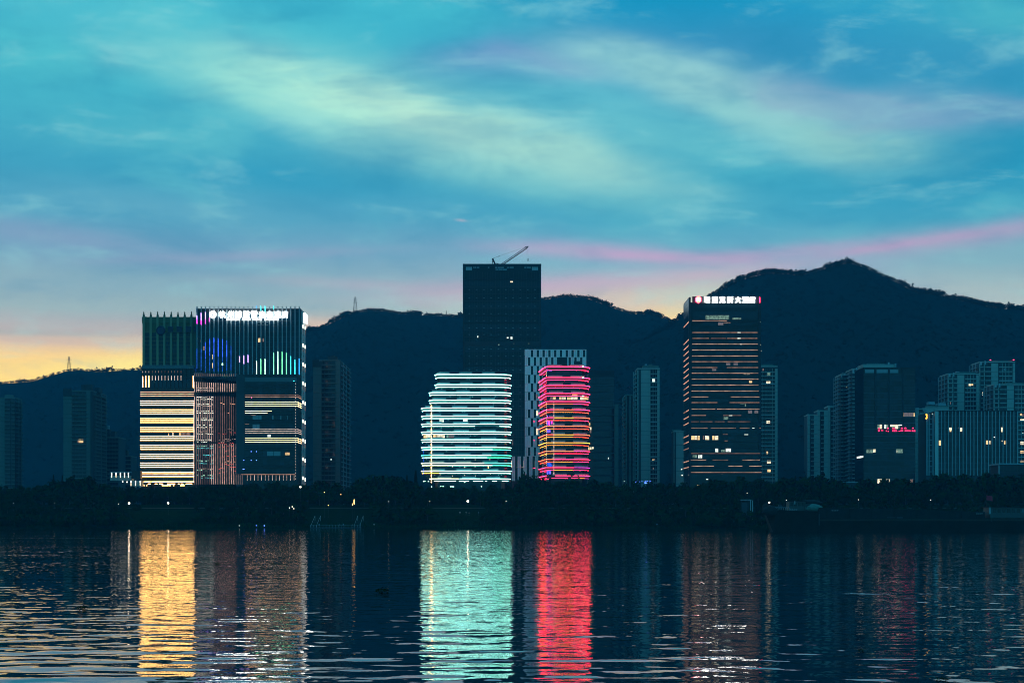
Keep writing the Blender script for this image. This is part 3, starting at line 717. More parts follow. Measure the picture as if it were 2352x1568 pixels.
# ------------------------------------------------------------------ receding glass wing hung with thin lit mullions
T = Thing('glass_wing', 'curving glass wing hung with thin rose-lit mullions and mirrored neon squiggles', 'glass wing', 495, 1096)
pts = []
pa, pb = (wx(446.5, 1098), 1098.0), (wx(547, 1134), 1134.0)
NB = 20
for k in range(NB + 1):
    f = k / NB; s = f - .16 * math.sin(math.pi * f) * (1 - f)
    pts.append((pa[0] + (pb[0] - pa[0]) * f, pa[1] + (pb[1] - pa[1]) * (f * .8 + .2 * f * f) - 2.2 * math.sin(math.pi * f)))
ztop = [wz_(853.5 + 6.5 * k / NB, pts[k][1]) for k in range(NB + 1)]
V = []; n = NB + 1
back = [(pts[0][0] + 1, pts[0][1] + 1.2)] + [(p[0] + .6, p[1] + 1.4) for p in pts[1:]]
prism(T, 'body', [(x, y + .15) for x, y in pts] + [(pts[-1][0] + 1, pts[-1][1] + 20), (pts[0][0] + 1, pts[-1][1] + 20)], BASE_Z - 1, min(ztop) - 3.3, 'glass')
ribbon(T, 'roof_screen', pts, min(ztop) - 3.2, min(ztop) - .2, 'glass_bright', .1, .3)
r = random.Random(4)
for k in range(NB):
    p, q = pts[k], pts[k + 1]; Dk = (p[1] + q[1]) / 2
    def zz(y, Dk=Dk): return wz_(y, Dk)
    T.obox('mullion', 'frame', p, (p[0] + .16, p[1] + .03), BASE_Z, zz(858), .5, .2)
    q2 = (p[0] + .26, p[1] + .04)
    f = k / NB
    top = 877 + 4.5 * f
    T.obox('mullion_lamp', 'rose', p, (p[0] + .26, p[1] + .05), zz(900), zz(top), .3, .6)
    T.obox('mullion_lamp', 'rose_dim', p, (p[0] + .24, p[1] + .05), zz(864.5), zz(858.5), .3, .6)
    if f < .82: T.obox('mullion_lamp', 'rose' if f < .42 else 'rose_dim', p, (p[0] + .2, p[1] + .04), zz(1018 - 6 * (1 - f)), zz(910), .3, .6)
    else: T.obox('mullion_lamp', 'rose_dim', p, (p[0] + .16, p[1] + .03), zz(1000), zz(912), .3, .6)
    T.obox('mullion_lamp', 'rose' if f > .35 else 'rose_dim', p, (p[0] + .18, p[1] + .03), zz(1112), zz(1019), .3, .6)
    for j in range(9):                      # panes, each a hair out of true as real curtain walls are
        ya = 902 + j * 23.2
        T.obox('window_pane', 'glass_blue' if (j + k) % 3 else 'glass', (p[0] + (q[0] - p[0]) * .1, p[1] + (q[1] - p[1]) * .1), (q[0] - (q[0] - p[0]) * .1, q[1] - (q[1] - p[1]) * .1), zz(ya + 22), zz(ya), .14, .05, tilt=r.uniform(-.02, .02))
    if 1 <= k <= 8:                         # glowing strips imitating neon reflections in the glass, white above, teal below
        for (y, m) in ((891, 'rose'), (896, 'rose'), (912, 'refl_white'), (917, 'refl_white'), (928.5, 'refl_white'), (932, 'rose'), (944, 'refl_white'), (948, 'refl_white'), (961, 'refl_white'), (964.5, 'refl_white'), (976, 'refl_white'), (981, 'refl_white'), (991, 'rose'), (996, 'refl_white'), (1010, 'refl_white'), (1014, 'refl_white'), (1024, 'refl_mint'), (1029, 'refl_aqua'), (1044, 'refl_aqua'), (1047.5, 'refl_aqua'), (1058, 'refl_mint'), (1064, 'refl_aqua'), (1076, 'rose'), (1080, 'refl_mint'), (1092, 'refl_mint'), (1097, 'refl_aqua')):
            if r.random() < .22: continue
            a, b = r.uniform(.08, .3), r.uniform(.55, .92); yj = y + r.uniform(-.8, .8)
            T.obox('painted_reflection', m, (p[0] + (q[0] - p[0]) * a, p[1] + (q[1] - p[1]) * a), (p[0] + (q[0] - p[0]) * b, p[1] + (q[1] - p[1]) * b), zz(yj + .55), zz(yj - .55), .12, .25)
    if k >= 11:  # red and gold strips, likewise reflected light drawn as glowing pieces
        for (y, m) in ((927, 'gold_dim'), (931, 'gold_dim'), (948, 'gold_dim'), (988, 'rose_dim'), (996, 'refl_red'), (1011, 'rose'), (1014, 'rose'), (1019, 'refl_red'), (1026, 'refl_red'), (1036, 'refl_red'), (1050, 'refl_red'), (1062, 'gold_dim'), (1068, 'refl_red'), (1075, 'refl_red'), (1084, 'refl_red')):
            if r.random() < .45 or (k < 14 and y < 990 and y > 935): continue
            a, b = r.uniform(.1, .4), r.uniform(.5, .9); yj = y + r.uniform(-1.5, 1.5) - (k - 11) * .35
            T.obox('painted_reflection', m, (p[0] + (q[0] - p[0]) * a, p[1] + (q[1] - p[1]) * a), (p[0] + (q[0] - p[0]) * b, p[1] + (q[1] - p[1]) * b), zz(yj + .4), zz(yj - .4), .12, .25)

# ------------------------------------------------------------------ dark block at the right front with a few lit floors
T = Thing('office_block', 'dark glass block with four floors of thin yellow light lines', 'office block', 622, 1105)
D = T.D
T.box('body', 'glass', 561, 683, 860, T.gy, .7, 21)
T.box('stair_core', 'glass_blue', 541.5, 561, 859, T.gy, 1.0, 24)
for k in range(14): T.box('core_panel', 'glass_blue', 543, 551, 866 + k * 17.5, 882 + k * 17.5, .75, 1.0); T.box('core_panel', 'glass_blue', 551.6, 560, 866 + k * 17.5, 882 + k * 17.5, .75, 1.0)
T.box('parapet', 'glass_bright', 562, 682, 866.5, 876.5, .3, .7); T.box('coping', 'frame', 561, 683.2, 859, 861.5, .2, 21)
T.box('roof_light', 'aqua', 674, 676, 873.5, 875.5, .1, .3)
xs_ = wx(683.2, D)
def dline(y, th, mat, a=563, b=683, ret=True):
    T.box('light_strip', mat, a, b, y, y + th, -.4, .1)
    if ret: T.wbox('light_strip_return', mat, xs_, xs_ + .3, D - .4, D + 20.5, wz_(y + th, D), wz_(y, D))
dline(906, .9, 'peach_dim'); dline(910.3, 1.1, 'peach')
for y in (922.3, 926.8, 931.2): dline(y + .2, .9, 'gold_thin')
dline(943, 1.4, 'gold_thin', 563, 612, False); dline(943, .9, 'gold_thin', 612, 624, False); dline(947.6, 1.2, 'gold_thin', 563, 606, False); dline(947.6, 1.2, 'gold_thin', 606, 614, False); dline(952.4, .8, 'peach_dim', 576, 587, False)
for y in (984.8, 989.2, 993.5): dline(y, .9, 'rose')
for y in (1005.5, 1010, 1014.4): dline(y + .2, .9, 'gold_thin')
dline(973.2, .7, 'peach_dim', 563, 572, False)
for y in (882, 888, 963.5, 968.5, 1026.5, 1031, 1047, 1051.5, 1068, 1072.5, 943.5, 952):
    T.box('slab_edge', 'frame', 562, 683, y, y + 1.1, -.2, .4)
for (ya, yb) in ((877.5, 905), (913, 921.5), (934, 942.5), (953.5, 963), (974, 984), (996, 1005), (1017, 1026), (1036, 1046.5), (1056, 1067.5), (1077, 1088)):
    for k in range(12):
        a = 563.5 + k * 9.95
        T.box('window_pane', 'glass' if (k + int(ya)) % 4 else 'glass_blue', a, a + 9.3, ya, yb, .4, .7)
for (a, b, y0, y1) in ((580, 594, 953.5, 963), (595, 600.5, 953.5, 963), (625, 628, 953.5, 963), (644, 646, 953.5, 963), (660, 661, 953.5, 963), (580, 588, 974, 984), (588.6, 596, 974, 984), (613, 628, 1036, 1046.5), (629, 644, 1036, 1046.5)): T.box('blind', 'rail', a, b, y0, y1, .3, .38)
lit(T, [(614.5, 621.5, 997.5, 1003, 'win_white'), (654.5, 665, 1038.5, 1044.5, 'win_warm')], .2, .7)
for (x, y) in ((577, 1036.5), (589, 1036.5), (577, 1056.5), (589, 1056.5), (560, 1056.5), (558.5, 1077), (560.5, 1077)): T.box('blue_lamp', 'blue_spot', x - .8, x + .8, y - .9, y + .9, -.3, 0)
T.box('red_lamp', 'beacon', 577, 578.6, 911.5, 914, -.3, 0)
for k in range(34): T.box('corner_bead', 'rose', 678.6, 679.6, 880 + k * 6.6, 882.4 + k * 6.6, -.35, 0)
T.box('canopy', 'peach', 557, 680, 1089, 1090.2, -5, -4.6); cr = T.box('canopy_roof', 'frame', 541, 680, 1087.3, 1089, -5, 0)
for k in range(14): T.box('canopy_light', 'rose', 570.1 + k * 8.25, 570.7 + k * 8.25, 1091, 1103.5, -5, -4.6, parent=cr)
for k in range(5): T.box('canopy_light', 'rose_dim', 540 + k * 4.6, 540.9 + k * 4.6, 1089, 1113, -5, -4.6, parent=cr)

# ------------------------------------------------------------------ tall finned tower with the white roof sign
T = Thing('hotel_tower', 'tall finned tower with white rooftop lettering and coloured fin lights', 'tower', 570, 1140)
D = T.D
T.box('body', 'glass', 450.5, 690, 709, T.gy, 1.0, 28)
T.box('parapet', 'dark', 450.3, 690.2, 708.4, 716.5, .5, 28.2)
T.box('sign_band', 'glass_blue', 453, 689, 717.5, 735, .6, 1.0)
fx = [452.3 + k * 9.79 for k in range(25)]
for x in fx: T.box('fin', 'fin', x - 1.15, x + 1.15, 703.6, 868, 0, 1.0)
r = random.Random(9)
for i in range(24):
    for j in range(11):
        ya = 738 + j * 11.9
        o = T.box('window_pane', 'glass_blue' if r.random() < .4 else 'glass', fx[i] + 1.6, fx[i + 1] - 1.6, ya, ya + 10.2, .62, .9)
        o.rotation_euler = (r.uniform(-.004, .004), 0, r.uniform(-.012, .012))
for j in range(12): T.box('spandrel', 'frame', 451, 690, 736.1 + j * 11.9, 737.7 + j * 11.9, .5, .95)
def fin_led(i, ya, yb, mat, dx=0):
    x = fx[i]
    T.box('fin_light', mat, x - .95 + dx, x - .3 + dx, ya, yb, -.3, 0); T.box('fin_light', mat, x + .3 + dx, x + .95 + dx, ya + 1.0, yb + .8, -.3, 0)
for i, ya, yb, m, m2 in ((0, 724, 741, 'lilac', 'magenta'), (1, 718, 743, 'lilac', 'magenta'), (2, 716.4, 741, 'lilac', 'magenta')):
    fin_led(i, ya, yb - 8, m); fin_led(i, yb - 8, yb + 2, m2)
T.box('fin_light', 'magenta', fx[3] - 1.6, fx[3] - .7, 729, 739, -.3, 0)
for i, ya, yb in ((0, 800, 850), (1, 802, 852), (2, 785, 853), (3, 777, 850), (4, 775.5, 853), (5, 776, 852), (6, 778.7, 852), (7, 782, 850), (8, 794, 850)):
    fin_led(i, ya, ya + (yb - ya) * .55, 'blue' if 2 <= i <= 7 else 'blue_dim'); fin_led(i, ya + (yb - ya) * .55, yb, 'blue_dim')
T.box('fin_light', 'mint', fx[6] - 1.3, fx[6] + 1.3, 834, 839, -.35, 0)
for i, ya, yb in ((10, 817.5, 831), (11, 816, 835), (12, 814.5, 832)): fin_led(i, ya, yb, 'lilac')
for i, ya, yb, m in ((14, 828.5, 859, 'fin_white'), (15, 823.8, 859, 'fin_green'), (16, 823.8, 859, 'fin_white'), (18, 809.8, 859, 'fin_green'), (19, 806.7, 859, 'fin_white'), (20, 807.3, 859, 'fin_green'), (21, 809.8, 859, 'fin_green'), (22, 817.6, 859, 'aqua'), (23, 825.4, 859, 'aqua'), (24, 822.9, 859, 'azure')): fin_led(i, ya, yb, m)
for i, ya, yb, m in ((14, 702, 707, 'azure'), (15, 702, 713, 'aqua'), (16, 702, 715, 'aqua'), (18, 702, 709.5, 'aqua')): fin_led(i, ya, yb, m)
lit(T, [(592.5, 598.5, 776, 785.5, 'win_warm'), (603, 606, 776.5, 784.5, 'win_dim'), (466, 470, 795, 804, 'win_dim'), (460, 463, 779, 786, 'win_dim'), (487, 488.6, 814, 824, 'win_warm'), (487, 488.6, 833, 845, 'win_warm')], .4, .95)
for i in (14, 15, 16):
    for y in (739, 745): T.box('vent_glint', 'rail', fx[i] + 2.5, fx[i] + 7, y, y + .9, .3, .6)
# lettering
xs0 = 489.5
def letter(T, ch, cx, cy_, w, h, mat, d=-.9, name='sign_letter', bold=.012):
    me = text_mesh(ch, mat, w * T.D / F, h * T.D / F, bold)
    if me: T.mesh(name, me, world=(wx(cx, T.D), T.D + d, wz_(cy_, T.D)))
for ch, cx_ in zip('杭州锦荃雷迪森酒店', (511.2, 530.5, 548.5, 566.5, 584, 602, 619.5, 637.5, 654.5)): letter(T, ch, cx_, 722.5, 14.5, 15.0, 'sign')
for a, b in ((521.5, 551), (556.5, 576.5), (582.5, 601.5), (607.5, 640)):   # small second line, too blurred to read: short bars
    n_ = max(3, int((b - a) / 3.2))
    for k in range(n_): T.box('small_sign_bar', 'sign', a + (b - a) * k / n_ + .3, a + (b - a) * (k + 1) / n_ - .3, 731.2 + (k % 2) * .5, 735.2 - (k % 3) * .3, -1.0, -.7)
def lozenge(T, cx_, cy_, ro, ri, mat, d=-1.0, name='sign_emblem'):
    k = T.D / F; V = []
    for yy in (-.25, .05):
        for rr in (ro, ri):
            for t in range(8):
                a = math.pi / 4 * t + (0 if rr == ri else 0)
                m_ = rr if (t % 2 == 0) else rr * (.86 if rr == ro else .70)
                V.append((math.cos(a) * m_ * k, yy, math.sin(a) * m_ * k))
    Fc = []
    for t in range(8):
        u = (t + 1) % 8
        Fc += [(t, u, 8 + u, 8 + t), (16 + t, 24 + t, 24 + u, 16 + u), (t, 16 + t, 16 + u, u), (8 + t, 8 + u, 24 + u, 24 + t)]
    me = bpy.data.meshes.new(name); me.from_pydata(V, [], Fc); me.update(); me.materials.append(M[mat])
    T.mesh(name, me, world=(wx(cx_, T.D), T.D + d, wz_(cy_, T.D)))
lozenge(T, 489.5, 722.5, 9.0, 3.6, 'sign')
# right flank with pilasters and wall washers
xe = wx(690.2, D)
for (ya, yb, m) in ((4, 9, 'pale'), (15, 21, 'pale')): T.wbox('flank_pilaster', m, xe, xe + .7, D + ya, D + yb, BASE_Z - 1, wz_(712, D))
for k in range(9):
    y = 748 + k * 43.5
    z = wz_(y, D + 6); z2 = wz_(y + 3.5, D + 18)
    T.wbox('flank_lamp', 'spot', xe + .75, xe + 1.05, D + 5.5, D + 7.0, z - 1.4, z + .6); T.wbox('flank_lamp', 'spot', xe + .75, xe + 1.05, D + 17, D + 19, z2 - 1.4, z2 + .6)
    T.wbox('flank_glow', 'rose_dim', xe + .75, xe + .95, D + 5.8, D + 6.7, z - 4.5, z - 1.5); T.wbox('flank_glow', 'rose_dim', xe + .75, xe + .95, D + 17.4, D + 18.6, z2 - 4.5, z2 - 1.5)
T.wbox('flank_sign', 'sign', xe + .9, xe + 1.3, D + 11, D + 27, wz_(741, D + 20), wz_(722, D + 20))
for k in range(30): T.wbox('flank_slab', 'frame', xe, xe + .4, D + 1, D + 27.5, wz_(740 + 12.2 * k, D), wz_(739 + 12.2 * k, D))

# apartment tower behind the finned tower, flank going back to the right
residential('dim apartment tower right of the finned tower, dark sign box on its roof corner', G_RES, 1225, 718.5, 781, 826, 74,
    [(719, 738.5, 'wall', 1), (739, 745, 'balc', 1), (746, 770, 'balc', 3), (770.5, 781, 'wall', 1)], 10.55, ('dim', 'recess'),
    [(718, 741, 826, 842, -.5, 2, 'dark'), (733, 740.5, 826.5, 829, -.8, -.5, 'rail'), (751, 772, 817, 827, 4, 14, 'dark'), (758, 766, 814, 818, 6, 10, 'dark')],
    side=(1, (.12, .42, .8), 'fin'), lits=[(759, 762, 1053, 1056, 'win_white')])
# ------------------------------------------------------------------ dark tower under construction with a roof crane
T = Thing('office_tower', 'tallest dark tower with a gridded glass front and a crane on top', 'tower', 1153, 1300)
D = T.D
T.box('body', 'glass', 1063.8, 1242.5, 608, T.gy, .7, 50)
T.box('parapet', 'frame', 1063, 1243.2, 605.8, 611.5, .1, 50.4)
T.box('corner_pier', 'frame', 1063, 1065.2, 611.5, 1110, .0, 2); T.box('corner_pier', 'frame', 1240.8, 1243, 611.5, 1110, .0, 2)
for k in range(30):
    x = 1066.5 + k * 5.95
    T.box('mullion', 'frame', x - .35, x + .35, 624, 1110, .2, .7)
for k in range(29):
    y = 641 + k * 16.45
    T.box('floor_band', 'frame', 1065, 1241, y, y + 1.6, .3, .72)
rows = [665, 684.5, 703.5, 720, 736, 752.5, 768, 801.5, 818, 834.5, 850, 885, 901, 917, 933]
r = random.Random(3)
for y in rows:
    for k in range(10):
        x = 1078 + k * 16.75
        T.box('pale_light_dash', 'rail', x - 1.9, x + 1.9, y - .7, y + .8, -.05, .2)  # pale unlit boxes stand for the small faint facade lights
for i, y in enumerate(range(648, 1080, 49)):
    for k in range(15): T.box('window_pane', 'glass_blue', 1067.5 + k * 11.6, 1078 + k * 11.6, y, y + 14, .45, .62)
for (a, b) in ((1070, 1074.5), (1075.3, 1079.2), (1080, 1084), (1222, 1226), (1226.8, 1231), (1231.8, 1236)): T.box('roof_opening_stand_in', 'fin_pale', a, b, 613, 621, -.02, .3)  # pale blocks stand for sky light in the openings
for (a, b) in ((1087, 1090), (1091, 1094), (1095.5, 1101), (1120.5, 1124), (1137, 1142), (1143, 1150), (1151, 1158), (1164, 1170), (1171, 1180), (1204, 1209), (1210, 1219)): T.box('roof_opening_stand_in', 'fin', a, b, 613, 615.6, -.02, .3)
for (a, b) in ((1138, 1145), (1146, 1153), (1154, 1164)): T.box('roof_opening_stand_in', 'rail', a, b, 617.5, 620.5, -.02, .3)
T.box('plant_floor', 'dark', 1066, 1241, 784, 795, .1, .65)
lit(T, [(1171.8, 1178, 645.5, 648.5, 'win_cream'), (1096.5, 1098.5, 771, 775, 'win_white'), (1164, 1168, 774, 777, 'win_white'), (1172.5, 1177, 773, 778.5, 'win_white'), (1144, 1147, 790, 792.5, 'win_green'), (1179.5, 1181, 788, 790, 'win_green'), (1213, 1216, 788, 789.5, 'win_green'), (1177, 1178.5, 1010, 1023, 'win_dim')], .0, .6)
# crane on the roof
T = Thing('tower_crane', 'luffing crane standing on the roof of the tallest tower', 'crane', 1140, 1318, base=wz_(606, 1318))
D = T.D
def P(px, py, dy=0.0): return (wx(px, D) - T.loc.x, dy, wz_(py, D) - T.loc.z)
T.link('mast', bars_mesh([(P(1131.5, 593.5), P(1139, 611), .55), (P(1131, 594), P(1131, 612), .18), (P(1134, 599), P(1131, 603), .15), (P(1138.5, 604.5), P(1145, 605.5), .22)], 'steel', 'mast'), T.loc)
jib = []
for dy in (-.9, .9):
    jib.append((P(1153.5, 609, dy), P(1210, 570.5, dy), .17))
jib.append((P(1148.5, 608), P(1208, 567), .16))
n = 22
for k in range(n):
    f, g_ = k / n, (k + .5) / n
    a = P(1153.5 + 56.5 * f, 609 - 38.5 * f, -.9 if k % 2 else .9); b = P(1148.5 + 59.5 * g_, 608 - 41 * g_); c = P(1153.5 + 56.5 * (f + 1 / n), 609 - 38.5 * (f + 1 / n), .9 if k % 2 else -.9)
    jib += [(a, b, .07), (b, c, .07)]
T.link('jib', bars_mesh(jib, 'steel_red', 'jib'), T.loc)
T.link('jib_head', bars_mesh([(P(1209, 569), P(1213, 566.5), .55), (P(1206, 567.5), P(1208.5, 566), .25)], 'steel', 'jib_head'), T.loc)
T.link('pendant_line', bars_mesh([(P(1131.5, 593.5), P(1146, 588.5), .09), (P(1146, 588.5), P(1206, 567.5), .05), (P(1145.2, 589), P(1147.3, 588), .3)], 'steel', 'pendant_line'), T.loc)
T.link('hook_block', bars_mesh([(P(1212.8, 594), P(1212.8, 599.5), .32)], 'steel', 'hook_block'), T.loc)
T.link('hoist_rope', bars_mesh([(P(1212.3, 567), P(1212.8, 594), .03)], 'steel', 'hoist_rope'), T.loc)

# ------------------------------------------------------------------ white panel building
T = Thing('office_block', 'white office block with staggered slot windows behind the pink-lit tower', 'office block', 1270, 1190)
D = T.D
T.box('body', 'dark', 1206, 1346.6, 804.5, T.gy, .5, 40)
T.box('low_wing', 'dark', 1176, 1238, 1048.5, T.gy, .3, 20)
r0 = [803, 820.6, 840.5, 860.6, 880.6, 900, 919.8, 940, 960, 980, 1000.5, 1027, 1047.5]
P0, N0 = 13.3, 10
for i in range(len(r0) - 1):
    ya, yb = r0[i], r0[i + 1]; off = 0 if i % 2 else P0 / 2
    last = 1346.8
    edges = [1205.3]
    x = 1205.3 + (off if off else 0) + 7.6
    while x + 5.1 < last: edges.append((x, x + 5.1)); x += P0
    cur = 1205.3
    for e in edges[1:]:
        if i > 2 and cur > 1262: break
        if e[0] - cur > 7:
            m_ = (cur + e[0]) / 2
            T.box('wall_panel', 'panel_white', cur, m_ - .15, ya + .35, yb - .2, 0, .5); T.box('wall_panel', 'panel_white', m_ + .15, e[0], ya + .35, yb - .2, 0, .5)
        else: T.box('wall_panel', 'panel_white', cur, e[0], ya + .35, yb - .2, 0, .5)
        T.box('window_pane', 'glass', e[0] + .2, e[1] - .2, ya + .9, yb - .9, .2, .5)
        T.box('window_sill', 'panel_white', e[0], e[1], yb - 1.0, yb - .2, 0, .5)
        cur = e[1]
    if i <= 2: T.box('wall_panel', 'panel_white', cur, last, ya + .35, yb - .2, 0, .5)
T.box('coping', 'panel_white', 1205, 1347.2, 802, 803.3, -.05, 40)
T.box('dark_loggia', 'glass', 1284, 1303, 820, 840, -.1, .1); T.box('dark_loggia', 'glass', 1318, 1337, 829, 842, -.1, .1)
for i, (ya, yb) in enumerate(((1047.5, 1073.5), (1073.9, 1104))):
    x = 1175.5
    k = 0
    while x < 1238:
        w = 7.7
        T.box('wall_panel', 'panel_white', x, x + w / 2 - .12, ya, yb, -.4, .3); T.box('wall_panel', 'panel_white', x + w / 2 + .12, x + w, ya, yb, -.4, .3)
        T.box('window_pane', 'glass', x + w + .2, x + w + 5.4, ya + 1, yb - 1, -.1, .3); x += w + 5.6; k += 1
lit(T, [(1231.5, 1236, 943, 954, 'win_cream'), (1231.5, 1236, 984, 998, 'win_cream'), (1225, 1229, 1057, 1072, 'win_cream'), (1174, 1177.5, 1057, 1073, 'win_cream'), (1185, 1190, 1057, 1073, 'win_green'), (1198, 1203, 1057, 1073, 'win_cream'), (1225.5, 1228, 966, 969, 'redlow_sign_refl'), (1232, 1235, 905, 915, 'win_dim'), (1225.5, 1228, 1009, 1012, 'redlow_sign_refl'), (1226, 1229, 1074, 1076, 'pink')], -.02, .3)  # the small red panes are painted reflections of the pink-lit tower

# ------------------------------------------------------------------ white-lit rounded block
def zoomx(X): return 947.5 + X * .1831
def zoomy(Y): return 832.6 + Y * .1831
T = Thing('office_block', 'rounded office block ringed by white-turquoise double light lines', 'office block', 1070, 1080)
D = T.D
PAIR = [(148, 187, 280), (275, 307, 280), (375, 405, 206), (472, 502, 206), (570, 600, 108), (670, 700, 108), (768, 797, 108), (867, 895, 108), (965, 993, 108), (1062, 1090, 108), (1162, 1190, 108), (1258, 1288, 108), (1357, 1386, 108), (1455, 1484, 212)]
def plan8(X, inset=0.0, back=34.0):
    xa, xb = wx(zoomx(X), D) + inset, wx(zoomx(1235), D) - inset
    return round_path([(xa, D + back), (xa, D + inset), (xb, D + inset), (xb, D + back)], [0, 7, 10, 0])
for i, (y1, y2, X) in enumerate(PAIR):
    pth_ = plan8(X, 0, 9.0); ptin = plan8(X, .5, 10.0)
    za, zb = wz_(zoomy(y1), D), wz_(zoomy(y2), D)
    zn = wz_(zoomy(PAIR[i + 1][0] if i + 1 < len(PAIR) else 1700), D)
    prism(T, 'floor_deck', plan8(X, .3), zb, za, 'dark')
    wall = prism(T, 'glass_storey', plan8(X, 2.2), zn + .05 if i + 1 < len(PAIR) else BASE_Z - 1, zb - .05, 'glass')
    th = .14
    if i == 13:
        segs1 = [(0, .36, 'lemon'), (.37, .62, 'cyan'), (.63, .99, 'cyan')]; segs2 = [(.05, .32, 'cyan'), (.36, .48, 'cyan'), (.54, .66, 'cyan'), (.69, .71, 'cyan'), (.78, .83, 'cyan'), (.9, .97, 'cyan')]
    elif i == 9: segs1 = [(0, .83, 'cyan'), (.83, 1, 'mint')]; segs2 = [(0, .8, 'cyan'), (.8, 1, 'green')]
    elif i == 10: segs1 = [(0, .12, 'green'), (.12, .78, 'cyan'), (.78, 1, 'green')]; segs2 = [(0, .1, 'mint'), (.1, .74, 'cyan'), (.74, 1, 'green')]
    elif i == 11: segs1 = [(0, .7, 'lemon'), (.7, 1, 'green')]; segs2 = [(0, .3, 'lemon'), (.3, .8, 'cyan'), (.8, 1, 'green')]
    elif i == 12: segs1 = [(0, .2, 'lemon'), (.2, 1, 'cyan')]; segs2 = [(0, .2, 'yellow'), (.2, .6, 'cyan'), (.6, 1, 'cyan')]
    elif i == 6: segs1 = [(0, 1, 'cyan')]; segs2 = [(0, .6, 'cyan'), (.6, .88, 'rail'), (.88, 1, 'cyan')]
    elif i == 2: segs1 = [(0, 1, 'cyan')]; segs2 = [(0, .325, 'cyan'), (.335, 1, 'cyan')]
    else: segs1 = segs2 = [(0, 1, 'cyan')]
    for segs, base_pts, z in ((segs1, pth_, za), (segs2, ptin, zb)):
        for a, b, m in segs:
            pp = base_pts if (a, b) == (0, 1) else cut_path(base_pts, a, b)
            if len(pp) > 1: ribbon(T, 'light_strip', pp, z - th, z + th, m, .3, .1)
    # glass balustrades standing on the deck edge and panes of each storey
    rr = random.Random(i)
    for f in (.02, .32, .62):
        a = f + i * .006; pp = cut_path(plan8(X, .2), a, a + .17)
        if len(pp) > 1: ribbon(T, 'balustrade', pp, za + th, za + 1.5, 'rail', .1, .05)
    if i < 13:
        x0_, x1_ = zoomx(X) + 10, zoomx(1150)
        n = 12 if X > 200 else 14; w = (x1_ - x0_) / n
        yt, yb = zoomy(y2) + 2.0, zoomy(PAIR[i + 1][0]) - 1.5
        for k in range(n):
            o = T.box('window_pane', 'glass_blue' if rr.random() < .25 else 'glass', x0_ + w * k + .35, x0_ + w * (k + 1) - .35, yt, yb, 1.95, 2.18)
            o.rotation_euler[2] = rr.uniform(-.01, .01)
        for k in range(3 + i % 3):
            xx = rr.uniform(x0_, x1_ - 5); T.box('blind', 'rail', xx, xx + 2.2, yt, yt + 2.6, 1.85, 1.94)
lit(T, [(zoomx(337), zoomx(390), zoomy(683), zoomy(742), 'win_white'), (zoomx(634), zoomx(690), zoomy(683), zoomy(742), 'win_white')], 1.4, 1.9)
for (a, b, m) in ((137, 165, 'win_warm'), (168, 225, 'win_cream'), (258, 300, 'win_warm'), (303, 345, 'win_cream'), (348, 402, 'win_cream'), (425, 450, 'win_green'), (455, 520, 'win_grey')): T.box('lit_window', m, zoomx(a), zoomx(b), zoomy(902), zoomy(942), 1.5, 1.9)
for y in range(535, 1500, 16): T.box('string_light', 'gold' if y % 3 else 'rose', zoomx(231), zoomx(242), zoomy(y), zoomy(y + 9), -.25, .05)
for (x, y) in ((655, 1200), (785, 1180), (785, 1215), (785, 1300), (500, 1300), (655, 1310), (345, 1400), (655, 1410), (500, 1420), (790, 1420), (970, 1212), (980, 1390)): T.box('wall_lamp', 'win_cream', zoomx(x) - .6, zoomx(x) + .6, zoomy(y) - 1.5, zoomy(y) + 1.5, .8, 1.0)
T.box('wall_lamp', 'lamp_orange', zoomx(945), zoomx(957), zoomy(1292), zoomy(1330), .8, 1.0)
for y in (1080, 1170, 1330): T.box('blue_edge', 'blue', zoomx(133), zoomx(138), zoomy(y), zoomy(y + 70), .2, .5)
for (x, y) in ((140, 1488), (155, 1486), (200, 1489), (240, 1555), (355, 1552), (385, 1552), (440, 1554), (475, 1553), (485, 1553), (500, 1553), (515, 1554), (865, 1552), (655, 1500)): T.box('wall_lamp', 'mint', zoomx(x) - 1.1, zoomx(x) + 1.1, zoomy(y) - .8, zoomy(y) + .7, -1, -.7)

# ------------------------------------------------------------------ pink-lit rounded tower
T = Thing('office_tower', 'rounded tower ringed by pink, orange and yellow double light lines', 'tower', 1297, 1100)
D = T.D
PR = [(50, 90), (187, 217), (285, 315), (385, 415), (487, 515), (590, 621), (690, 723), (796, 826), (903, 933), (1003, 1035), (1109, 1138), (1212, 1241), (1315, 1346), (1418, 1448)]
fl = (wx(1253, D), D); bl = (wx(1237.4, D + 40), D + 40.0); xr_ = wx(1356.5, D)
def plan9(inset=0.0, back=36.0):
    return round_path([(bl[0] + inset, bl[1]), (fl[0] + inset, D + inset), (xr_ - inset, D + inset), (xr_ - inset, D + back)], [0, 2.5, 12, 0], 6)
ROWC = [[('pink', 'pink', 'pink')] * 2] * 4 + [[('pink', 'pink', 'pink'), ('orange', 'orange', 'pink')], [('pink', 'orange', 'pink'), ('orange', 'yellow', 'orange')],
        [('pink', 'yellow', 'orange'), ('orange', 'orange', 'pink')], [('orange', 'orange', 'orange'), ('yellow', 'orange', 'orange')], [('orange', 'yellow', 'orange'), ('yellow', 'yellow', 'orange')],
        [('yellow', 'yellow', 'yellow'), ('yellow', 'yellow', 'orange')], [('orange', 'orange', 'pink'), ('yellow', 'pink', 'pink')], [('orange', 'pink', 'pink'), ('orange', 'yellow', 'pink')],
        [('pink', 'pink', 'magenta'), ('pink', 'yellow', 'pink')], [('pink', 'pink', 'magenta'), ('pink', 'yellow', 'magenta')]]
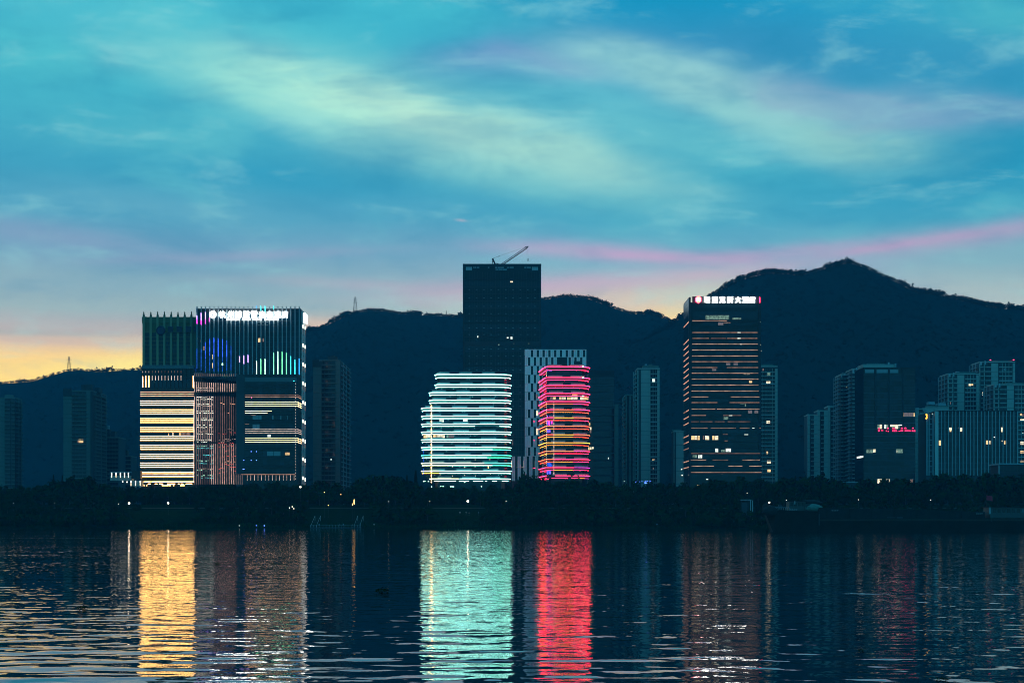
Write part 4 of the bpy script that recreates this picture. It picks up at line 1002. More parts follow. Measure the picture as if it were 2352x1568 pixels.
for i, (y1, y2) in enumerate(PR):
    za, zb = wz_(zoomy(y1), D), wz_(zoomy(y2), D)
    zn = wz_(zoomy(PR[i + 1][0]), D) if i < 13 else BASE_Z - 1
    prism(T, 'floor_deck', plan9(.4), zb, za, 'dark'); prism(T, 'glass_storey', plan9(2.2), zn + .05, zb - .05, 'glass')
    for pp0, z, colr in ((plan9(0, 14.0), za, ROWC[i][0]), (plan9(.9, 14.5), zb, ROWC[i][1])):
        split = [p for p in pp0 if p[0] <= fl[0] + .8]; rest = [split[-1]] + [p for p in pp0 if p[0] > fl[0] + .8]
        if i < 13 or True: ribbon(T, 'light_strip', split, z - .10, z + .10, colr[0], .2, .1)
        if i == 13: parts_ = [(.12, .5, 'pink'), (.58, .74, 'pink'), (.78, .9, 'yellow'), (.9, 1, 'magenta')] if z == zb else [(.2, .55, 'pink'), (.6, .7, 'pink'), (.74, 1, 'pink')]
        else: parts_ = [(0, .18, colr[0]), (.18, .62, colr[1]), (.62, 1.0, colr[2])]
        for a, b, m in parts_:
            pp = cut_path(rest, a, b)
            if b == 1.0: pp = pp if pp and abs(pp[-1][0] - xr_) < 2 else pp
            if len(pp) > 1: ribbon(T, 'light_strip', pp, z - .10, z + .10, m, .2, .1)
    rr = random.Random(40 + i)
    for f in (.05, .55):
        pp = cut_path([p for p in plan9(.3) if p[0] > fl[0]], f + i * .008, f + .32 + i * .008)
        if len(pp) > 1: ribbon(T, 'balustrade', pp, za + .3, za + 1.4, 'rail', .1, .05)
    if i < 13:
        yt, yb = zoomy(y2) + 2, zoomy(PR[i + 1][0]) - 1.5
        n = 11; x0_, x1_ = 1255.5, 1338; w = (x1_ - x0_) / n
        for k in range(n):
            o = T.box('window_pane', 'glass_blue' if rr.random() < .25 else 'glass', x0_ + w * k + .3, x0_ + w * (k + 1) - .3, yt, yb, 1.95, 2.18); o.rotation_euler[2] = rr.uniform(-.01, .01)
        for k in range(5):
            p = (bl[0] + 2.05 + (fl[0] - bl[0]) * (k + .06) / 5, bl[1] + (fl[1] - bl[1]) * (k + .06) / 5); q = (bl[0] + 2.05 + (fl[0] - bl[0]) * (k + .94) / 5, bl[1] + (fl[1] - bl[1]) * (k + .94) / 5)
            T.obox('flank_pane', 'glass', p, q, zn + .9, zb - .8, .2)
for (a, b, m) in ((1725, 1760, 'win_dim'), (1762, 1800, 'win_warm'), (1840, 1870, 'win_warm'), (1874, 1922, 'win_cream'), (1940, 1985, 'win_warm'), (1990, 2070, 'win_cream'), (2106, 2150, 'win_cream'), (2155, 2208, 'win_warm')): T.box('lit_window', m, zoomx(a), zoomx(b), zoomy(430), zoomy(462), 1.4, 1.9)
for (a, b, m) in ((1730, 1800, 'win_warm'), (1840, 1922, 'win_warm'), (1942, 2070, 'win_warm')): T.box('lit_window', m, zoomx(a), zoomx(b), zoomy(396), zoomy(406), .5, .6)
rr = random.Random(77)
for (ya, yb, m) in ((62, 82, 'violet_led'), (95, 112, 'violet_led'), (655, 684, 'violet_led'), (703, 718, 'violet_led'), (728, 785, 'magenta'), (728, 785, 'violet_led'), (815, 822, 'violet_led'), (832, 880, 'violet_led'), (1248, 1306, 'blue'), (1328, 1340, 'blue'), (1352, 1400, 'blue'), (1352, 1400, 'violet_led')):
    for k in range(5):
        X = rr.uniform(1682, 1748); T.box('led_garland', m, zoomx(X), zoomx(X + 7), zoomy(ya + rr.uniform(0, 8)), zoomy(yb - rr.uniform(0, 8)), .55, .8)
for y in list(range(495, 1400, 17)): T.box('string_light', 'rose', zoomx(1768), zoomx(1778), zoomy(y), zoomy(y + 9), -.2, .1)
for y in list(range(110, 170, 17)) + list(range(500, 1300, 26)): T.box('string_light', 'win_cream', zoomx(1676), zoomx(1683), zoomy(y), zoomy(y + 10), -.2, .1)
for k in range(3): T.box('roof_bead', 'lemon', zoomx(2130), zoomx(2150), zoomy((47, 187, 415)[k]) - .4, zoomy((47, 187, 415)[k]) + 1.2, -.6, -.3)
stw = T.box('stair_tower', 'glass', zoomx(2236), zoomx(2290), zoomy(700), zoomy(1500), 22.5, 34)
for (x, ya, yb, m) in ((2238, 728, 765, 'win_warm'), (2252, 785, 820, 'win_cream'), (2250, 825, 860, 'win_dim'), (2230, 1040, 1078, 'win_warm'), (2254, 1040, 1072, 'win_cream'), (2280, 1038, 1064, 'win_cream')): T.box('stair_window', m, zoomx(x) - 1.2, zoomx(x) + 2.2, zoomy(ya), zoomy(yb), 22, 22.4, parent=stw)

# dim block behind, right of the pink tower
T = Thing('office_block', 'very dim office block in shadow right of the pink-lit tower', 'office block', 1385, 1350)
T.box('body', 'dark', 1352, 1411, 850, T.gy, .5, 30); T.box('roof_screen', 'frame', 1356, 1410, 853, 860, .2, .5)
for k in range(14):
    T.box('floor_slab', 'slab', 1352, 1411, 866 + k * 17.3, 868 + k * 17.3, .0, .5)
    for j in range(5): T.box('window_pane', 'glass_blue', 1354 + j * 11.4, 1364.5 + j * 11.4, 868.5 + k * 17.3, 882 + k * 17.3, .2, .5)
T.box('lit_window', 'win_white', 1396.5, 1398, 1050, 1054, -.1, .3)
residential('slender grey stair tower standing in front of the pale flats', G_RES, 1330, 1411.5, 1421, 928, 10, [(1411.5, 1420.5, 'wall', 1)], 24, ('dim', 'recess'))
# pale flats 1435-1515
residential('pale apartment slab behind, lower half of the pair right of the pink tower', G_RES, 1370, 1437, 1462, 906, 22,
    [(1437, 1440, 'wall', 1), (1440.5, 1445, 'slot', 1), (1445.5, 1449, 'wall', 1), (1453, 1461.5, 'wall', 1)], 9.5, ('pale2', 'recess'), side=(-1, (.2, .8), 'pale'))
T = residential('taller pale apartment slab with framed window bays, right of the pink tower', G_RES, 1340, 1464, 1515.5, 845, 24,
    [(1464, 1466.5, 'wall', 1), (1472, 1488.5, 'wall', 1), (1489, 1494, 'wall', 1), (1494.5, 1508.8, 'win', 4), (1509.5, 1515, 'wall', 1)], 10.0, ('pale2', 'recess'),
    [(1478, 1514, 838, 845.5, 4, 14, 'dim'), (1483, 1487, 834, 839, 6, 10, 'fin'), (1492, 1500, 834.5, 838, 6, 10, 'dim')], side=(-1, (.15, .85), 'pale'), band=4, ctop=849,
    lits=[(1498.5, 1504.5, 869.5, 877, 'win_white'), (1498.5, 1501, 1054, 1059, 'win_warm'), (1501.5, 1504.5, 1053, 1059, 'win_dim'), (1499.5, 1502, 1074, 1079, 'win_dim')])
residential('pale narrow apartment tower hard against the hotel tower, left side', G_RES, 1300, 1547.5, 1571, 989, 20, [(1547.5, 1549, 'wall', 1), (1553, 1571, 'wall', 1)], 30, ('pale2', 'recess'),
    [(1546, 1566, 985, 990, 3, 9, 'dim')])
# ------------------------------------------------------------------ hotel tower with the red emblem
def hx(X): return 1521.7 + X * .34785
def hy(Y): return 574.2 + Y * .34785
T = Thing('hotel_tower', 'hotel tower with white roof lettering, red emblem and peach light lines', 'tower', 1664, 1120)
D = T.D
T.box('body', 'glass', hx(176), hx(650), hy(352), T.gy, .8, 36)
T.box('sign_wall', 'dark', hx(198), hx(646), hy(306), hy(352), .4, 1.4); T.box('parapet_block', 'dark', hx(176), hx(198), hy(345), hy(354), .2, 36)
T.box('corner_pier', 'frame', hx(174), hx(190), hy(348), T.gy, .0, .9); T.box('corner_pier', 'frame', hx(636), hx(651), hy(310), T.gy, .0, .9)
for k in range(4): T.wbox('roof_glass', 'glass_bright', wx(hx(176), D) - .25, wx(hx(176), D), D + 1, D + 35, wz_(hy(345 + k * 27), D), wz_(hy(313 + k * 27 + (6 if k == 0 else 2)), D))
T.wbox('flank_wall', 'frame', wx(hx(176), D), wx(hx(176), D) + 1, D + .5, D + 36, wz_(hy(345), D), wz_(hy(310), D))
ROWS = [466, 544, 583, 621, 659, 698, 736, 775, 813, 852, 891, 929, 968, 1006, 1048, 1091, 1132, 1174, 1216, 1258, 1300, 1342, 1384, 1425, 1467]
SEG = {466: [(197, 425)], 583: [(198, 305), (320, 420, 1), (428, 626)], 775: [(195, 362), (425, 632)], 968: [(191, 303), (450, 640)], 1006: [(191, 362), (442, 640)], 1048: [(192, 348), (360, 640)], 1091: [(192, 288), (400, 520, 1)],
       1132: [(190, 240, 1), (250, 330, 1), (345, 410, 1), (430, 580, 1)], 1174: [(190, 300, 1), (318, 485, 1), (510, 575, 1), (640, 650, 1)], 1216: [(398, 430, 1)], 1258: [(410, 430, 1)], 1300: [], 1342: [(190, 645, 1)],
       1384: [(187, 288), (330, 433, 1), (528, 643)], 1425: [(192, 340), (435, 527), (572, 655)], 1467: [(187, 655)]}
rr = random.Random(12)
for i, y in enumerate(ROWS):
    T.box('slab_edge', 'frame', hx(188), hx(638), hy(y + 3.2), hy(y + 9), -.15, .6)
    for s in SEG.get(y, [(196 - i * .4, 626 + i * .8)]):
        a, b = s[0], s[1]; n = max(1, int((b - a) / 60))
        for k in range(n): T.box('light_strip', 'peach_dim' if len(s) > 2 else 'peach', hx(a + (b - a) * k / n), hx(a + (b - a) * (k + 1) / n) - .15, hy(y - 1.5), hy(y + 1.6), -.4, .0)
    for k in range(11):
        a = 191 + k * 40.6
        o = T.box('window_pane', 'glass_blue' if rr.random() < .3 else 'glass', hx(a), hx(a + 39), hy(y + 10), hy(y + 33), .45, .78); o.rotation_euler[2] = rr.uniform(-.008, .008)
    xe = wx(hx(176), D)
    if y not in (1216, 1258) or True:
        if rr.random() < .85:
            for (a, b) in ((1, 16), (17, 34)): T.wbox('flank_strip', 'peach' if rr.random() < .75 else 'peach_dim', xe - .3, xe - .02, D + a, D + b, wz_(hy(y + 6), D) - .2, wz_(hy(y + 6), D) + .25)
    T.wbox('flank_pane', 'glass', xe - .2, xe, D + 1, D + 35, wz_(hy(y + 33), D), wz_(hy(y + 12), D))
T.box('upper_band', 'glass_blue', hx(200), hx(630), hy(372), hy(455), .5, .8)
for k in range(8): T.box('upper_pane', 'glass', hx(202 + k * 53), hx(252 + k * 53), hy(375), hy(402), .35, .5)
lit(T, [(hx(a), hx(b), hy(c), hy(d), m) for a, b, c, d, m in ((184, 212, 1221, 1251, 'win_warm'), (213, 226, 1221, 1251, 'win_cream'), (232, 246, 1221, 1252, 'win_warm'), (267, 272, 1224, 1250, 'win_dim'), (281, 308, 1225, 1252, 'win_cream'), (330, 343, 1224, 1252, 'win_warm'), (345, 368, 1224, 1252, 'win_cream'),
   (572, 592, 856, 876, 'win_warm'), (420, 448, 740, 759, 'win_grey'), (470, 498, 740, 759, 'win_grey'), (327, 355, 780, 797, 'win_grey'), (368, 402, 477, 496, 'win_grey'), (404, 448, 476, 484, 'win_dim'), (496, 517, 541, 552, 'win_white'), (496, 517, 579, 590, 'win_white'), (511, 527, 618, 628, 'win_white'), (536, 554, 811, 822, 'win_cream'), (557, 578, 811, 822, 'win_cream'),
   (348, 368, 1304, 1332, 'win_white'), (387, 410, 1318, 1332, 'win_green'), (418, 452, 1303, 1331, 'win_white'), (200, 228, 1352, 1370, 'win_green'), (236, 262, 1352, 1372, 'win_white'), (438, 461, 1088, 1098, 'win_white'), (404, 434, 1097, 1118, 'win_green'), (565, 592, 1055, 1078, 'win_grey'), (608, 632, 1050, 1076, 'win_grey'), (512, 552, 1010, 1016, 'win_green'), (544, 552, 1012, 1032, 'win_green'), (541, 566, 1215, 1222, 'win_white'), (592, 607, 1173, 1179, 'win_white'), (288, 302, 1510, 1515, 'win_white'), (222, 244, 1549, 1554, 'win_warm'), (388, 400, 1471, 1476, 'win_cream'), (285, 440, 430, 458, 'win_green'), (460, 520, 446, 458, 'win_green'))], .1, .6)
for ch, c in zip('瑞莱克斯大酒店', (293, 345, 394, 446, 498, 546, 592)): letter(T, ch, hx(c), hy(329), 13.6, 14.5, 'sign', -.7, bold=.012)
k_ = D / F
def hexa(w, h, y0, y1):
    P6 = [(0, h), (w, h * .45), (w, -h * .45), (0, -h), (-w, -h * .45), (-w, h * .45)]
    V = [(x * k_, y0, z * k_) for x, z in P6] + [(x * k_, y1, z * k_) for x, z in P6]
    return V, [tuple(range(6)), tuple(reversed(range(6, 12)))] + [(k, 6 + k, 6 + (k + 1) % 6, (k + 1) % 6) for k in range(6)]
for nm, w, h, a, b, m in (('emblem', 6.7, 9.0, -.9, -.3, 'sign_red'), ('emblem_core', 4.2, 7.2, -1.1, -.9, 'sign_amber')):
    V, Fc = hexa(w, h, a, b); me = bpy.data.meshes.new(nm); me.from_pydata(V, [], Fc); me.materials.append(M[m]); T.mesh(nm, me, world=(wx(hx(236), D), D, wz_(hy(328), D)))
T.box('emblem_plate', 'sign', hx(236) - 3.8, hx(236) + 3.8, hy(328) - 3.7, hy(328) + 3.9, -1.4, -1.1)
T.box('roof_edge_light', 'pink', hx(640), hx(644), hy(312), hy(347), -.5, -.2)
for (x, y) in ((646, 473), (645, 623), (650, 664)): T.box('edge_lamp', 'win_cream', hx(x), hx(x + 3), hy(y), hy(y + 4), -.2, 0)
for (x, y) in ((147, 1440), (150, 1480)): T.box('edge_lamp', 'spot', hx(x) - .8, hx(x) + .8, hy(y) - .9, hy(y) + .9, 20, 21)
residential('apartment tower half hidden by the hotel tower, pale frame round its windows', G_RES, 1250, 1740, 1786, 840, 20,
    [(1749, 1755, 'win', 2), (1756, 1763, 'win', 2), (1764, 1768, 'win', 1), (1769, 1779.5, 'win', 2), (1780, 1786, 'wall', 1)], 8.9, ('pale2', 'recess'), [(1748, 1778, 835, 840.5, 4, 12, 'dim')], band=4, ctop=846,
    lits=[(hx(685), hx(712), hy(865), hy(884), 'win_cream'), (hx(660), hx(670), hy(782), hy(796), 'win_dim'), (hx(690), hx(712), hy(808), hy(830), 'win_green'), (hx(687), hx(710), hy(1126), hy(1144), 'win_cream'), (hx(687), hx(697), hy(1328), hy(1345), 'win_warm'), (hx(690), hx(716), hy(1388), hy(1407), 'win_cream'), (hx(693), hx(714), hy(1447), hy(1464), 'win_warm')])
# ------------------------------------------------------------------ right-hand group
def rx_(X): return 1780.1 + X * .24317
def ry_(Y): return 775.2 + Y * .24317
for (lab, x0, x1, top, pw) in (('shortest of the three pale blank-walled apartment slabs', 308, 404, 725, (368, 404)), ('middle one of the three pale blank-walled apartment slabs', 403, 508, 686, (462, 508)), ('tallest of the three pale blank-walled apartment slabs', 500, 621, 646, (570, 618))):
    residential(lab, G_RES, 1400, rx_(x0), rx_(x1), ry_(top), 18,
        [(rx_(x0), rx_(x0 + 22), 'wall', 1), (rx_(x0 + 32), rx_(x0 + 42), 'balc', 1), (rx_(x0 + 46), rx_(pw[0] - 3), 'balc', 1), (rx_(pw[0]), rx_(pw[1]), 'wall', 1)], 10.6, ('pale2', 'recess'), [(rx_(x0 + 4), rx_(x0 + 20), ry_(top - 5), ry_(top + 2), 2, 8, 'pale2'), (rx_(x0 + 30), rx_(x1 - 8), ry_(top - 7), ry_(top + 1), 5, 12, 'dim')])
residential('apartment tower with pale balcony edges left of the dark block with red letters', G_RES, 1350, rx_(620), rx_(726), ry_(345), 24,
    [(rx_(622), rx_(640), 'balc', 1), (rx_(648), rx_(672), 'balc', 2), (rx_(676), rx_(697), 'balc', 1), (rx_(703), rx_(726), 'wall', 1)], 8.6, ('pale2', 'recess'), [(rx_(650), rx_(720), ry_(325), ry_(346), 4, 14, 'dim'), (rx_(610), rx_(622), ry_(617), ry_(640), 2, 8, 'fin'), (rx_(622), rx_(634), ry_(352), ry_(374), -.5, .5, 'fin_pale'), (rx_(650), rx_(665), ry_(340), ry_(358), -.5, .5, 'fin_pale')], side=(-1, (.15, .5, .85), 'fin'),
    lits=[(rx_(673), rx_(679), ry_(458), ry_(467), 'win_cream')])
residential('narrow apartment tower wedged beside the dark block, pale balcony edges', G_RES, 1330, rx_(730), rx_(850), ry_(292), 26,
    [(rx_(732), rx_(752), 'balc', 1), (rx_(754), rx_(775), 'balc', 1), (rx_(780), rx_(848), 'wall', 1)], 8.6, ('pale2', 'recess'), [(rx_(732), rx_(748), ry_(300), ry_(332), -.6, .4, 'fin_pale'), (rx_(764), rx_(776), ry_(284), ry_(306), -.6, .4, 'fin_pale')], side=(-1, (.2, .8), 'fin'))
# dark office block with red letters
T = Thing('office_block', 'dark blue office block with half-broken red letters and a pale roof edge', 'office block', rx_(1080), 1150)
D = T.D
T.box('body', 'glass', rx_(838), rx_(1326), ry_(285), T.gy, .6, 30)
T.box('roof_storey', 'pale2', rx_(838), rx_(1150), ry_(252), ry_(276), 3, 20); T.box('roof_coping', 'fin_pale', rx_(836), rx_(1152), ry_(247), ry_(253), 2.8, 20.5); T.box('roof_slab', 'frame', rx_(834), rx_(1328), ry_(281), ry_(287), .3, 30)
T.box('roof_mast', 'fin_pale', rx_(1090), rx_(1100), ry_(224), ry_(250), 6, 8); T.box('roof_mast', 'fin', rx_(1140), rx_(1153), ry_(240), ry_(276), 2, 3.4); T.box('roof_plant_room', 'dim', rx_(900), rx_(1060), ry_(232), ry_(247), 8, 18)
gy0 = [345, 402, 460, 518, 574, 631, 690, 746, 803, 862, 925, 985, 1043, 1100, 1157, 1214, 1272, 1330]
for i, y in enumerate(gy0): T.box('slab_edge', 'slab', rx_(838), rx_(1326), ry_(y), ry_(y + 5), .15, .62)
for x in (950, 1075, 1208): T.box('dark_pier', 'dark', rx_(x - 6), rx_(x + 8), ry_(287), ry_(830), .0, .6)
rr = random.Random(5)
for i, y in enumerate(gy0[:-1]):
    for (a, b) in ((845, 940), (962, 1065), (1087, 1198), (1220, 1322)):
        for k in range(3):
            w = (b - a) / 3; o = T.box('window_pane', 'glass_blue' if rr.random() < .6 else 'glass', rx_(a + k * w), rx_(a + k * w + w - 3), ry_(y + 7), ry_(y + 50), .35, .6); o.rotation_euler[2] = rr.uniform(-.01, .01)
for (a, b) in ((850, 937), (960, 1066), (1088, 1166)): T.box('top_window', 'rail', rx_(a), rx_(b), ry_(300), ry_(333), .3, .6)
lit(T, [(rx_(a), rx_(b), ry_(c), ry_(d), m) for a, b, c, d, m in ((968, 988, 820, 860, 'win_green'), (990, 1011, 820, 860, 'win_cream'), (1032, 1050, 820, 858, 'win_white'), (1052, 1069, 820, 856, 'win_green'), (1090, 1133, 820, 840, 'win_cream'), (1108, 1130, 840, 856, 'win_green'), (1138, 1163, 820, 860, 'win_cream'), (1166, 1200, 820, 830, 'win_white'), (1166, 1176, 830, 852, 'win_green'), (1213, 1219, 706, 746, 'win_warm'), (1310, 1320, 710, 744, 'win_warm'), (1220, 1309, 708, 744, 'win_grey'),
    (865, 925, 1054, 1088, 'win_green'), (928, 950, 1052, 1082, 'win_cream'), (1145, 1207, 1052, 1088, 'win_green'), (1146, 1158, 1068, 1084, 'win_cream'), (970, 1010, 1334, 1376, 'win_cream'), (1032, 1083, 1334, 1372, 'win_cream'), (1011, 1031, 1334, 1350, 'win_dim'), (1278, 1304, 1336, 1366, 'win_dim'))], .05, .5)
for k in range(6): T.wbox('flank_lamp', 'win_white', wx(rx_(838), D) - .3, wx(rx_(838), D), D + 2.0 + k * 3.4, D + 4.6 + k * 3.4, wz_(ry_(1130), D), wz_(ry_(1112), D))
def redx(X): return rx_(0) + 0 + (3450 + X / 7.84 - 3100) * 2.3614 * .24317
def redy(Y): return .57422 * (1650 + Y / 7.84)
def red(a, b, c, d): T.box('broken_letter', 'redlow_sign_refl', redx(a), redx(b), redy(c), redy(d), -.6, -.3)
for a, b, c, d in ((490, 545, 482, 508), (770, 820, 478, 510), (788, 806, 458, 478), (935, 975, 478, 508), (985, 1025, 462, 508), (1200, 1262, 465, 506), (1300, 1375, 478, 506), (1318, 1350, 458, 478), (1550, 1600, 465, 500),
    (480, 545, 545, 572), (495, 525, 572, 592), (582, 645, 545, 570), (728, 748, 548, 592), (786, 822, 565, 600), (930, 1068, 545, 560), (935, 965, 560, 595), (985, 1020, 560, 595), (1035, 1068, 560, 592), (1100, 1122, 568, 584), (1145, 1178, 565, 592), (1190, 1268, 545, 582), (1320, 1380, 545, 588), (1392, 1440, 545, 582), (1458, 1500, 550, 586), (1540, 1590, 548, 592), (1603, 1650, 545, 596)): red(a, b, c, d)
# pale group in front of block with vertical fins
residential('low pale apartment block between the dark block and the finned block', G_RES, 1240, rx_(1328), rx_(1432), ry_(668), 20,
    [(rx_(1328), rx_(1360), 'wall', 1), (rx_(1366), rx_(1384), 'balc', 1), (rx_(1388), rx_(1406), 'balc', 1), (rx_(1410), rx_(1430), 'wall', 1)], 9.6, ('pale2', 'recess'), [(rx_(1335), rx_(1358), ry_(662), ry_(690), -.3, 3, 'fin'), (rx_(1395), rx_(1430), ry_(676), ry_(695), -.3, 3, 'fin')])
residential('pale rooftop block behind the finned block, carrying a louvred tank', G_RES, 1330, rx_(1430), rx_(1640), ry_(655), 22, [(rx_(1430), rx_(1500), 'wall', 1), (rx_(1505), rx_(1640), 'wall', 1)], 22, ('pale2', 'recess'),
    [(rx_(1466), rx_(1524), ry_(600), ry_(628), 5, 12, 'fin'), (rx_(1458), rx_(1530), ry_(636), ry_(656), 2, 14, 'dim'), (rx_(1558), rx_(1630), ry_(612), ry_(640), 5, 14, 'fin'), (rx_(1545), rx_(1640), ry_(640), ry_(656), 2, 14, 'dim')])
T = Thing('office_block', 'wide office block with close-set pale vertical fins and scattered lit rooms', 'office block', rx_(1920), 1165)
D = T.D
T.box('body', 'glass', rx_(1535), rx_(2300), ry_(690), ry_(1300), .9, 24); T.box('base_wall', 'recess', rx_(1430), rx_(2320), ry_(1300), T.gy, .6, 22)
T.box('coping', 'frame', rx_(1533), rx_(2305), ry_(687), ry_(693), -.1, 24.2)
T.box('end_pier', 'pale', rx_(1510), rx_(1544), ry_(694), ry_(1310), -.1, 1.2)
for k in range(6): T.wbox('flank_pilaster', 'pale2', wx(rx_(1535), D) - 6.2 + k * .02 - .15 * k, wx(rx_(1535), D) - 5.6, D + 4 + k * 4, D + 5 + k * 4, BASE_Z - 1, wz_(ry_(700), D))
T.box('flank_block', 'recess', rx_(1432), rx_(1510), ry_(712), T.gy, 2.4, 24)
for (a, b) in ((1434, 1448), (1456, 1468), (1492, 1508)): T.box('flank_pier', 'fin', rx_(a), rx_(b), ry_(714), ry_(1310), 1.6, 2.4)
for k in range(11): T.box('flank_slab', 'fin', rx_(1448), rx_(1492), ry_(760 + k * 50), ry_(768 + k * 50), 1.9, 2.4)
for k in range(22):
    x = 1570 + k * 34.3
    if x < 2300: T.box('fin', 'fin_pale', rx_(x - 3), rx_(x + 3.5), ry_(694), ry_(1302), -.2, .9)
for j in range(10):
    y = 745 + j * 55.5
    T.box('spandrel', 'slab', rx_(1546), rx_(2298), ry_(y - 7), ry_(y - 2), .55, .92)
    for k in range(22):
        x = 1552 + k * 34.3
        if x + 14 < 2300 and j < 10: T.box('window_pane', 'glass' if (k * 3 + j * 5) % 4 else 'glass_blue', rx_(x + 22 if k else x), rx_(x + 47) if x + 47 < 2299 else rx_(2299), ry_(y), ry_(y + 46), .6, .9)
lit(T, [(rx_(a), rx_(b), ry_(c), ry_(d), m) for a, b, c, d, m in ((1647, 1670, 848, 872, 'win_cream'), (1652, 1666, 872, 888, 'win_warm'), (1750, 1768, 850, 886, 'win_cream'), (1732, 1737, 848, 856, 'win_dim'), (2138, 2151, 846, 890, 'win_cream'), (1550, 1570, 970, 1018, 'win_warm'), (1995, 2018, 970, 1006, 'win_warm'), (2026, 2036, 974, 1004, 'win_cream'), (2165, 2177, 972, 1006, 'win_warm'), (2143, 2152, 970, 980, 'win_cream'), (2068, 2077, 934, 943, 'win_white'), (1485, 1489, 714, 722, 'win_white'))], .2, .85)
letter(T, '3', rx_(1435), ry_(743), 4.3, 12.5, 'sign_amber', 1.2, bold=.03)
for (lab, x0, xs1, x1, top, D_, lits_) in (('left one of the three pale towers behind the finned block, one bright flat', 1632, 1722, 1925, 337, 1380, [(1830, 1848, 432, 455, 'win_cream'), (1850, 1872, 434, 452, 'win_warm'), (1655, 1660, 600, 628, 'win_dim')]),
        ('tallest pale tower behind the finned block with two red roof beacons', 1930, 2042, 2268, 226, 1400, [(1958, 1964, 515, 545, 'win_cream'), (2160, 2186, 288, 312, 'rail')]),
        ('nearest pale tower behind the finned block, cut by the frame edge', 2066, 2190, 2420, 438, 1340, [(2315, 2330, 716, 735, 'win_warm'), (2335, 2360, 720, 740, 'win_dim'), (2318, 2352, 768, 792, 'win_cream'), (2318, 2352, 980, 1010, 'win_cream'), (2318, 2350, 1068, 1092, 'win_warm'), (2318, 2350, 1160, 1174, 'win_warm'), (2338, 2346, 895, 902, 'win_white')])):
    cols = [(rx_(x0), rx_(x0 + 10), 'wall', 1), (rx_(x0 + 12), rx_(x0 + 40), 'balc', 2), (rx_(x0 + 43), rx_(x0 + 53), 'wall', 1), (rx_(x0 + 56), rx_(xs1 - 4), 'balc', 2),
            (rx_(xs1), rx_(xs1 + 66), 'wall', 1), (rx_(xs1 + 68), rx_(xs1 + 74), 'slot', 1), (rx_(xs1 + 75), rx_(x1 - 26), 'win', 4), (rx_(x1 - 23), rx_(x1), 'wall', 1)]
    T = residential(lab, G_RES, D_, rx_(x0), rx_(x1), ry_(top), 26, cols, 10.3, ('pale2', 'recess'), [(rx_(x0 + 8), rx_(x0 + 24), ry_(top + 4), ry_(top + 34), -.8, .4, 'fin_pale'), (rx_(x0 + 48), rx_(x0 + 60), ry_(top - 6), ry_(top + 30), -.8, .4, 'fin_pale'), (rx_(xs1 + 10), rx_(x1 - 10), ry_(top - 18), ry_(top), 5, 18, 'dim')] + ([(rx_(xs1 + 5), rx_(xs1 + 32), ry_(top - 22), ry_(top - 14), 4, 8, 'fin')] if x0 == 1632 else []), side=(-1, (.2, .55, .9), 'fin'), band=4, ctop=ry_(top + 14),
        lits=[(rx_(a), rx_(b), ry_(c), ry_(d), m) for a, b, c, d, m in lits_])
    if x0 == 1930:
        for x in (2043, 2262): T.box('roof_beacon', 'beacon', rx_(x - 4), rx_(x + 4), ry_(204), ry_(212), 2, 3.2); T.box('beacon_post', 'steel', rx_(x - 1), rx_(x + 1), ry_(212), ry_(228), 2.4, 2.8)
# low pavilions at the right
T = Thing('pavilion', 'low dark pavilion with a pale roof edge in front of the finned block', 'pavilion', rx_(2240), 1040)
T.box('hall', 'dark', rx_(2122), rx_(2460), ry_(1202), T.gy, .5, 20); T.box('roof_edge', 'fin', rx_(2112), rx_(2470), ry_(1186), ry_(1200), -.5, 21); T.box('end_post', 'fin', rx_(2112), rx_(2122), ry_(1200), T.gy, 0, .5)
for k in range(7): T.box('window_pane', 'glass', rx_(2126 + k * 34), rx_(2156 + k * 34), ry_(1208), ry_(1262), .3, .5)
T = Thing('pavilion', 'low blue-roofed building among the trees below the dark office block', 'pavilion', 1942, 1060)
T.box('hall', 'recess', 1913, 1972, 1108, T.gy, .5, 14); T.box('roof_edge', 'rail', 1911, 1974, 1106.3, 1108.4, -.6, 15)
for k in range(6): T.box('window_pane', 'glass_bright', 1926 + k * 5, 1929 + k * 5, 1116, 1121, .3, .5)
T = Thing('light_display', 'row of small blue lights low among the trees below the pale slab', 'light display', 1475, 1040)
T.box('frame_rail', 'steel', 1452, 1497, 1109.5, 1110.3, 0, .3)
rr = random.Random(8)
for k in range(40): 
    x = rr.choice((rr.uniform(1454, 1475), rr.uniform(1480, 1495), rr.uniform(1480, 1495))); y = rr.uniform(1103.5, 1109.5 if x > 1478 else 1107)
    T.box('blue_bulb', 'blue_spot', x - .55, x + .55, y - .6, y + .6, -.2, 0)
T.box('white_bulb', 'win_white', 1433, 1434.5, 1103.6, 1105, -.2, 0)
